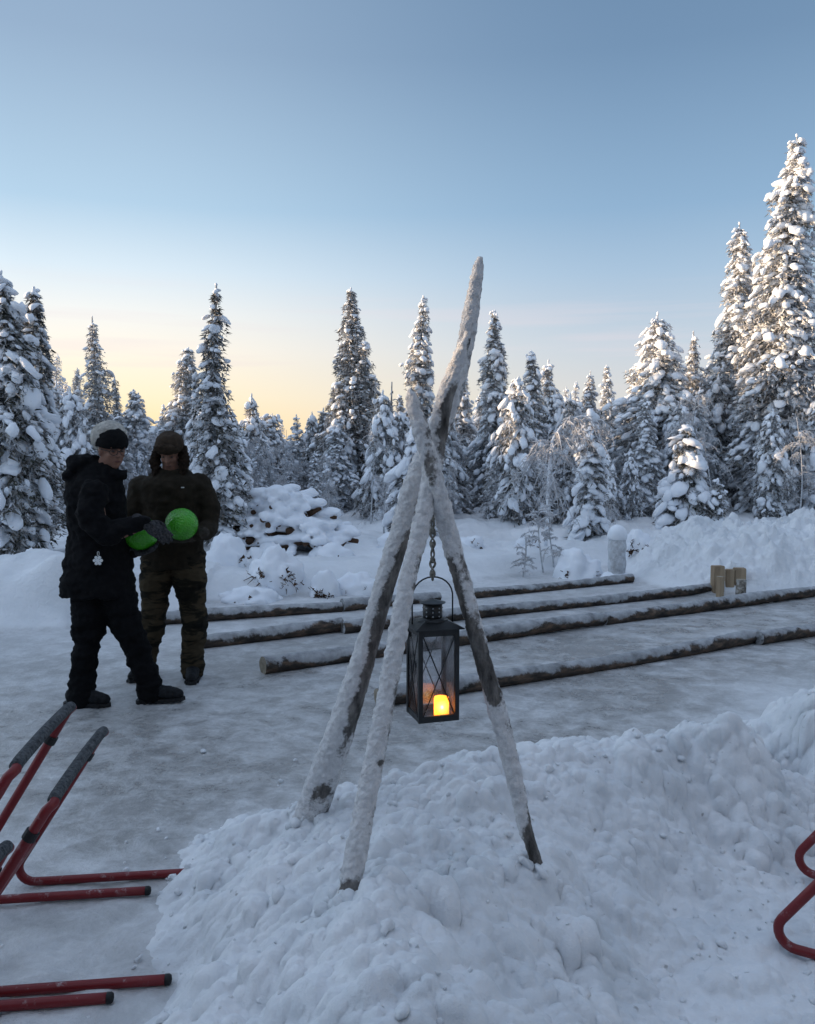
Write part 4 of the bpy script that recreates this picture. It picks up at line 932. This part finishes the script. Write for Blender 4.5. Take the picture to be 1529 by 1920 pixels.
# ------------------------------------------------------------------ people
def remesh(A_, vox=.010, sm=4): 
    me = evalmod(A_.mesh('r'), [('REMESH', dict(mode='VOXEL', voxel_size=vox)), ('SMOOTH', dict(factor=.5, iterations=sm))]); me.shade_smooth(); return me
def wrinkle(me, amp, sc, seed, dirs=(1, 1, 1)):
    V = mverts(me); Nn = mnorm(me); n = fbm(V[:, 0]*sc*dirs[0], V[:, 1]*sc*dirs[1], V[:, 2]*sc*dirs[2], seed, 3)
    setverts(me, V + Nn*(amp*n)[:, None]); return me
def sphere(A_, c, r, rot=None):
    V, F = ICO3; v = V*np.array(r if hasattr(r, '__len__') else (r, r, r))
    if rot is not None: v = v @ np.array(rot.to_matrix()).T
    A_.add(v+np.array(tuple(c)), F)
def limb(A_, pts, rads, n=18, step=.02):
    p, r = resample(pts, rads, step); A_.add(*tube(p, r, n)); sphere(A_, p[0], r[0]); sphere(A_, p[-1], r[-1])
def loft(A_, rings, n=32, yaw=0):
    """horizontal ellipses (center, rx, ry)"""
    C_ = np.array([tuple(r[0]) for r in rings]); rx = np.array([r[1] for r in rings]); ry = np.array([r[2] for r in rings]); th = np.arange(n)/n*2*np.pi
    cc, ss = math.cos(yaw), math.sin(yaw); ex_ = rx[:, None]*np.cos(th); ey = ry[:, None]*np.sin(th)
    V = C_[:, None, :] + np.stack([ex_*cc-ey*ss, ex_*ss+ey*cc, 0*ex_], -1); m = len(rings); V = V.reshape(-1, 3)
    i, j = np.meshgrid(np.arange(m-1), np.arange(n), indexing='ij'); i = i.ravel(); j = j.ravel(); k = (j+1) % n
    F = np.concatenate([np.stack([i*n+j, i*n+k, (i+1)*n+k], 1), np.stack([i*n+j, (i+1)*n+k, (i+1)*n+j], 1)])
    V = np.concatenate([V, [C_[0], C_[-1]]]); jj = np.arange(n); kk = (jj+1) % n; q = m*n
    F = np.concatenate([F, np.stack([np.full(n, q), kk, jj], 1), np.stack([np.full(n, q+1), (m-1)*n+jj, (m-1)*n+kk], 1)]); A_.add(V, F)
def head_local(A_):
    """head 0.235 tall, looks along +Y, origin at its centre"""
    sphere(A_, (0, -.012, .030), (.074, .093, .085)); sphere(A_, (0, .022, -.028), (.060, .064, .080)); sphere(A_, (0, .052, -.086), (.026, .024, .022))
    limb(A_, [Vector((0, .078, .022)), Vector((0, .094, -.002)), Vector((0, .103, -.020))], [.008, .010, .014], 12, .006)   # nose
    for s in (-1, 1):
        sphere(A_, (s*.012, .088, -.022), .009); sphere(A_, (s*.034, .060, -.020), (.022, .022, .018)); sphere(A_, (s*.030, .074, .030), (.026, .014, .009)); sphere(A_, (s*.074, -.008, -.005), (.010, .020, .032))
    sphere(A_, (0, .080, -.050), (.024, .012, .008)); sphere(A_, (0, .078, -.062), (.020, .012, .008))
def hand_local(curl=.8, spread=.1, side=1):
    """mitten-free gloved hand: palm along +X from the wrist, palm side -Z, thumb at +Y*side"""
    A_ = Acc(); limb(A_, [Vector((-.06, 0, 0)), Vector((0, 0, 0)), Vector((.03, 0, 0))], [.034, .032, .030])
    sphere(A_, (.050, 0, 0), (.050, .043, .020)); 
    for k, (y, l, r) in enumerate(((.032, .074, .0115), (.011, .084, .012), (-.010, .078, .0115), (-.030, .062, .0105))):
        a = (y*3)*spread*8; p = Vector((.088 - abs(y)*.25, y*side, 0)); pts = [p - Vector((.03, 0, 0)), p]; d = 0.15
        for s_, c_ in ((.44, curl*.6), (.32, curl*.8), (.24, curl*.6)):
            d += c_; p = p + Vector((math.cos(d)*l*s_, math.sin(a)*l*s_*side, -math.sin(d)*l*s_)); pts.append(p)
        limb(A_, pts, [r*1.15, r*1.1, r, r*.93, r*.82], 10, .006)
    p = Vector((.018, .030*side, -.004)); limb(A_, [p, p+Vector((.026, .026*side, -.012)), p+Vector((.052, .036*side, -.030)), p+Vector((.070, .034*side, -.048))], [.016, .0145, .013, .011], 10, .006)
    return A_
def frame3(o, x, up):
    x = Vector(x).normalized(); y = Vector(up).cross(x).normalized(); z = x.cross(y); return Matrix(((x.x, y.x, z.x, o[0]), (x.y, y.y, z.y, o[1]), (x.z, y.z, z.z, o[2]), (0, 0, 0, 1)))
def boot(heading, o, parent, seed, sz=1.0, pitch=0):
    A_ = Acc(); h = .0
    def v(x, y, z): return (x*sz, y*sz, z*sz)
    loft(A_, [(v(-.02, 0, .045), .075, .045), (v(-.01, 0, .10), .052, .044), (v(0, 0, .15), .050, .046)])
    limb(A_, [Vector(v(-.06, 0, .062)), Vector(v(.02, 0, .068)), Vector(v(.10, 0, .052)), Vector(v(.165, 0, .044))], [.044*sz, .048*sz, .046*sz, .034*sz]); me = remesh(A_, .007, 3); wrinkle(me, .006, 22, seed)
    V = mverts(me); V[:, 2] = np.maximum(V[:, 2], .018); setverts(me, V)
    M = Matrix.Translation(o) @ Matrix.Rotation(heading, 4, 'Z') @ Matrix.Rotation(pitch, 4, 'Y'); ob = link('boot', me, M_boot, parent); ob.matrix_local = M
    # sole with cleats
    S_ = Acc(); out = [(-.105, .025), (-.09, .040), (-.02, .038), (.05, .046), (.13, .046), (.185, .030), (.205, 0)]; out = out + [(x, -y) for x, y in out[-2::-1]]; n = len(out)
    Vs = [(x*sz, y*sz, z) for z in (.0, .024) for x, y in out] + [(.05, 0, 0), (.05, 0, .024)]; Fs = []
    for i in range(n): j = (i+1) % n; Fs += [(i, j, n+j), (i, n+j, n+i), (2*n, j, i), (2*n+1, n+i, n+j)]
    S_.add(Vs, Fs)
    for k in range(8): x = -.09+.037*k; S_.add(*boxm(x, x+.016, -.049+.004*(k > 6)*3, .049-.004*(k > 6)*3, -.001, .016))
    link('sole', S_.mesh('sole', False), M_plug, ob)
    La = Acc()
    for k in range(4): x = .045+.026*k-.0; z = .122-.018*k; La.add(*tube([Vector((x, -.034, z-.02)), Vector((x+.004, 0, z+.001-.002)), Vector((x, .034, z-.02))], .0038, 6))
    link('laces', La.mesh('laces'), M_grip, ob)
def W(px, py, Y): return P(px, py, Y)
# --- woman in black
YW = 5.36; s = YW/FPX
wo = empty('person', (P(200, 1325, YW).x, YW, 0), label='person in black jacket and trousers with a cream and black knit hat', cat='person'); O = wo.location.copy()
def lw(px, py, Y): return P(px, py, Y) - O
def put(name, me, m, parent, par_off=True): return link(name, me, m, parent)
HW = lw(211, 845, YW-.02); hd = R(-62)      # looks to the right, a little towards the viewer
def hrot(pitch, yaw): return (Matrix.Rotation(yaw, 4, 'Z') @ Matrix.Rotation(pitch, 4, 'X'))
Mh = Matrix.Translation(HW) @ hrot(R(-8), R(-138))
B = Acc(); hl_ = Acc(); head_local(hl_); hv = xf(np.concatenate(hl_.V), Mh); B.add(hv, np.concatenate(hl_.F))
limb(B, [HW+Vector((-.02, 0, -.05)), lw(190, 895, YW), lw(188, 920, YW)], [.055, .055, .07])
loft(B, [(lw(188, 1090, YW), .15, .13), (lw(190, 1000, YW), .14, .12), (lw(185, 930, YW), .15, .16), (lw(185, 908, YW), .10, .12)])
WR1 = lw(276, 982, YW-.16); EL1 = lw(200, 1000, YW-.20); SH1 = lw(176, 925, YW-.16)
WR2 = lw(250, 1020, YW+.10); EL2 = lw(205, 1010, YW+.22); SH2 = lw(190, 925, YW+.16)
limb(B, [SH1, EL1, WR1], [.05, .042, .03]); limb(B, [SH2, EL2, WR2], [.05, .042, .03])
limb(B, [lw(172, 1105, YW), lw(166, 1195, YW-.03), lw(154, 1300, YW-.06)], [.08, .05, .04]); limb(B, [lw(212, 1105, YW), lw(250, 1200, YW), lw(284, 1290, YW)], [.085, .06, .045])
link('body', remesh(B, .008, 2), M_skin, wo)
def face(parent, M, glasses=False):
    for sx in (-1, 1): link('eye', npmesh('eye', xf(ICO2[0]*[.011, .006, .0055]+[sx*.030, .0815, .008], M), ICO2[1]), M_eye, parent)
    link('mouth', npmesh('mouth', xf(ICO2[0]*[.022, .006, .006]+[0, .092, -.056], M), ICO2[1]), M_lip, parent)
    if glasses:
        A_ = Acc(); a = np.linspace(0, 2*math.pi, 21)
        for sx in (-1, 1):
            A_.add(*tube(np.stack([sx*.032+.026*np.cos(a), .104-.006*np.abs(np.cos(a)), .004+.019*np.sin(a)], 1), .0022, 6, False)); A_.add(*tube([(sx*.058, .098, .008), (sx*.074, .05, .010), (sx*.080, -.005, .012)], .0022, 6))
        A_.add(*tube([(-.007, .104, .008), (0, .108, .010), (.007, .104, .008)], .0022, 6)); V = xf(np.concatenate(A_.V), M); link('glasses', npmesh('glasses', V, np.concatenate(A_.F)), M_plug, parent)
face(wo, Mh, True)
# jacket
J = Acc(); rows = [(1118,113,256,.17),(1112,112,258,.175),(1085,115,252,.175),(1050,121,250,.165),(1032,126,247,.158),(1000,131,243,.155),(965,126,238,.16),(930,122,234,.175),(905,127,229,.165),(890,140,226,.13),(875,158,222,.095),(866,170,220,.08)]
loft(J, [(lw((l+r)/2, y, YW), (r-l)/2*s, d*.92) for y, l, r, d in rows])
limb(J, [SH1, lw(172, 965, YW-.20), EL1, lw(235, 988, YW-.19), lw(268, 980, YW-.17)], [.085, .082, .075, .062, .048])
limb(J, [SH2, lw(205, 960, YW+.22), EL2, lw(232, 1016, YW+.16)], [.085, .078, .065, .052])
sphere(J, lw(150, 872, YW+.02), (.075, .12, .065)); sphere(J, lw(136, 892, YW), (.045, .12, .045)); sphere(J, lw(168, 862, YW), (.06, .09, .045))
limb(J, [lw(226, 884, YW-.05), lw(240, 882, YW-.03)], [.02, .008], 10); limb(J, [lw(215, 890, YW-.06), lw(232, 893, YW-.05)], [.03, .02], 10)
me = remesh(J, .010, 4); wrinkle(me, .022, 9, 3, (1, 1, 1.6)); wrinkle(me, .006, 30, 4); jk = link('jacket', me, M_blackjacket, wo)
T_ = Acc()
limb(T_, [lw(170, 1085, YW), lw(170, 1120, YW), lw(168, 1165, YW-.02), lw(163, 1210, YW-.04), lw(155, 1260, YW-.05), lw(153, 1312, YW-.06)], [.125, .125, .110, .082, .082, .088])
limb(T_, [lw(206, 1085, YW), lw(222, 1130, YW), lw(244, 1185, YW), lw(262, 1230, YW), lw(275, 1265, YW), lw(284, 1296, YW)], [.125, .118, .094, .080, .078, .080])
me = remesh(T_, .010, 3); wrinkle(me, .024, 9, 8, (1, 1, 1.8)); wrinkle(me, .007, 26, 9); link('trousers', me, M_blacktrouser, wo)
boot(R(-8), lw(152, 1330, YW-.07).xyz * 1 + Vector((0, 0, -lw(152, 1330, YW-.07).z+.004)), wo, 3, 1.0)
boot(R(3), Vector((lw(288, 1318, YW).x, 0, .004)), wo, 4, 1.0, R(-3))
# hat: dark ribbed front band, fluffy cream crown
Ht_ = Acc(); V0, F0 = ICO4
v = V0*[.099, .112, .100]; v[:, 2] = np.maximum(v[:, 2], -.03); v = v+[0, -.014, .052]; hv = xf(v, Mh); me = npmesh('hat', hv, F0); wrinkle(me, .006, 40, 2); hat = link('hat', me, M_hatblack, wo)
v = V0*[.112, .108, .104]*(1+.05*fbm(V0[:, 0]*5, V0[:, 1]*5, V0[:, 2]*5, 8, 3))[:, None]+[0, -.058, .078]; v[:, 2] += .012*V0[:, 1]; me = npmesh('hat_crown', xf(v, Mh), F0); wrinkle(me, .010, 55, 5); link('fluffy_crown', me, M_cream, hat)
# gloves and ball
def put_hand(parent, wrist, xdir, up, m, curl=.7, side=1, sc=1.05):
    A_ = hand_local(curl, .1, side); me = remesh(A_, .0055, 1); V = mverts(me)*sc; M = frame3(wrist, xdir, up); setverts(me, xf(V, M)); link('glove', me, m, parent); 
put_hand(wo, lw(275, 984, YW-.17), (1, .05, -.62), (.3, -.9, .6), M_glove, .25, 1, 1.08)
BC2 = P(265, 1000, YW+.02)
put_hand(wo, BC2-O+Vector((-.045, -.0, -.118)), (1, -.1, -.02), (0, .1, -1), M_glove, .45, -1, 1.0)
limb_ = Acc(); limb(limb_, [EL2, BC2-O+Vector((-.05, .0, -.125))], [.05, .036]); link('cuff', remesh(limb_, .01, 1), M_blackjacket, wo)
# snowflake tag on the jacket
K_ = Acc(); c0 = lw(184, 1051, YW-.19)
for k in range(6):
    a = k*math.pi/3; v, f = boxm(0, .024, -.004, .004, -.0015, .0015); v = np.stack([v[:, 0]*math.cos(a)-v[:, 1]*math.sin(a), v[:, 2], v[:, 0]*math.sin(a)+v[:, 1]*math.cos(a)], 1); K_.add(v, f)
    v, f = ICO2; K_.add(v*[.0105, .003, .0105]+[.021*math.cos(a), 0, .021*math.sin(a)], f)
K_.add(ICO2[0]*[.012, .003, .012], ICO2[1]); V = np.concatenate(K_.V)+np.array(c0)
link('snowflake_reflector', npmesh('flake', V, np.concatenate(K_.F)), M_white, jk)
a = np.linspace(0, 2*math.pi, 13); link('reflector_cord', Acc().add(*tube(np.stack([c0.x+.006*np.cos(a)+.003, np.full(13, c0.y), c0.z+.042+.014*np.sin(a)], 1), .0016, 5)).mesh('cord'), M_white, jk)
def ball(c_, label):
    V, F = ICO4; o = link('bowling_ball', npmesh('ball', V*.108, F), M_ball, label=label, cat='ball'); o.location = c_
ball(BC2, 'green ball held low by the person in black, half hidden by the glove')
# --- man in brown
YM = 5.95; s = YM/FPX
ma = empty('person', (P(325, 1275, YM).x, YM, 0), label='person in dark brown jacket, camouflage trousers and fur hat with ear flaps', cat='person'); O = ma.location.copy()
HM = lw(320, 850, YM-.02); Mm = Matrix.Translation(HM) @ hrot(R(-24), R(180))
B = Acc(); hl_ = Acc(); head_local(hl_); B.add(xf(np.concatenate(hl_.V), Mm), np.concatenate(hl_.F))
limb(B, [HM+Vector((0, .02, -.06)), lw(320, 905, YM)], [.06, .065]); loft(B, [(lw(325, 1060, YM), .17, .12), (lw(322, 980, YM), .16, .11), (lw(322, 915, YM), .19, .12), (lw(320, 895, YM), .12, .09)])
SR = lw(376, 912, YM); ER = lw(392, 985, YM-.02); WRr = lw(368, 1002, YM-.27); SL = lw(268, 912, YM); EL = lw(252, 985, YM-.02); WRl = lw(300, 1004, YM-.27)
for a, b, c_ in ((SR, ER, WRr), (SL, EL, WRl)): limb(B, [a, b, c_], [.055, .045, .032])
limb(B, [lw(298, 1060, YM), lw(291, 1120, YM), lw(288, 1170, YM), lw(268, 1262, YM+.05)], [.075, .06, .05, .04]); limb(B, [lw(352, 1060, YM), lw(360, 1120, YM), lw(366, 1175, YM-.02), lw(362, 1258, YM)], [.075, .06, .05, .04])
link('body', remesh(B, .008, 2), M_skin, ma); face(ma, Mm)
J = Acc(); rows = [(1064,268,384,.145),(1055,266,386,.15),(1030,267,384,.15),(1000,268,380,.14),(960,268,378,.145),(930,260,382,.15),(912,254,386,.145),(900,262,380,.13),(890,282,362,.10),(880,292,350,.085)]
loft(J, [(lw((l+r)/2, y, YM), (r-l)/2*s, d) for y, l, r, d in rows])
limb(J, [SR, lw(390, 945, YM), ER, lw(384, 998, YM-.14), WRr], [.086, .078, .070, .060, .046]); limb(J, [SL, lw(256, 945, YM), EL, lw(272, 1000, YM-.14), WRl], [.086, .080, .070, .060, .046])
me = remesh(J, .010, 4); wrinkle(me, .016, 8, 13, (1, 1, 1.4)); wrinkle(me, .005, 28, 14); jm = link('jacket', me, M_brownjacket, ma)
q0 = lw(343, 914, YM-.155); 
me = npmesh('badge', boxm(q0.x-.008, q0.x+.008, q0.y-.012, q0.y+.01, q0.z-.003, q0.z+.003)[0], boxm(0,1,0,1,0,1)[1], smooth=False); link('zip_tab', me, M_white, jm)
T_ = Acc()
limb(T_, [lw(298, 1045, YM), lw(294, 1085, YM), lw(290, 1130, YM), lw(288, 1170, YM), lw(278, 1215, YM+.02), lw(268, 1262, YM+.05)], [.118, .116, .095, .082, .080, .085])
limb(T_, [lw(352, 1045, YM), lw(356, 1085, YM), lw(361, 1130, YM), lw(366, 1175, YM-.02), lw(362, 1215, YM), lw(361, 1258, YM)], [.122, .118, .096, .090, .080, .080])
me = remesh(T_, .010, 3); wrinkle(me, .020, 9, 18, (1, 1, 1.8)); wrinkle(me, .006, 26, 19); link('trousers', me, M_camo, ma)
boot(R(-82), Vector((lw(364, 1278, YM).x, -.0, .004)), ma, 5, 1.0); boot(R(-100), Vector((lw(266, 1270, YM).x, .05, .004)), ma, 6, 1.0)
V0, F0 = ICO4
v = V0*[.100, .108, .095]; v[:, 2] = np.clip(v[:, 2], -.035, .084); v = v+[0, -.008, .062]; me = npmesh('fur_hat', xf(v, Mm), F0); wrinkle(me, .006, 30, 2); hat = link('fur_hat', me, M_hatbrown, ma)
v = V0*[.082, .022, .038]+[0, .088, .070]; me = npmesh('brow_flap', xf(v, Mm), F0); wrinkle(me, .010, 60, 6); link('brow_flap', me, M_hatbrown, hat)
for sx in (-1, 1):
    q1 = HM+Vector((-sx*.088, -.005, .03)); A_ = Acc(); limb(A_, [q1, q1+Vector((-sx*.012, -.02, -.09)), q1+Vector((-sx*.004, -.03, -.175))], [.030, .038, .026]); me = remesh(A_, .008, 2); wrinkle(me, .018, 45, 8+sx); link('ear_flap', me, M_fur, hat)
BC1 = P(341, 983, YM-.33)
put_hand(ma, WRr+Vector((-.002, -.01, -.01)), (-.75, -.12, -.30), (.35, -.1, -1), M_gloveb, .5, 1, 1.05)
put_hand(ma, WRl+Vector((.0, -.01, -.0)), (.85, -.10, -.38), (-.3, -.1, -1), M_gloveb, .5, -1, 1.05)
ball(BC1, 'green ball held up in both gloves by the person in brown')
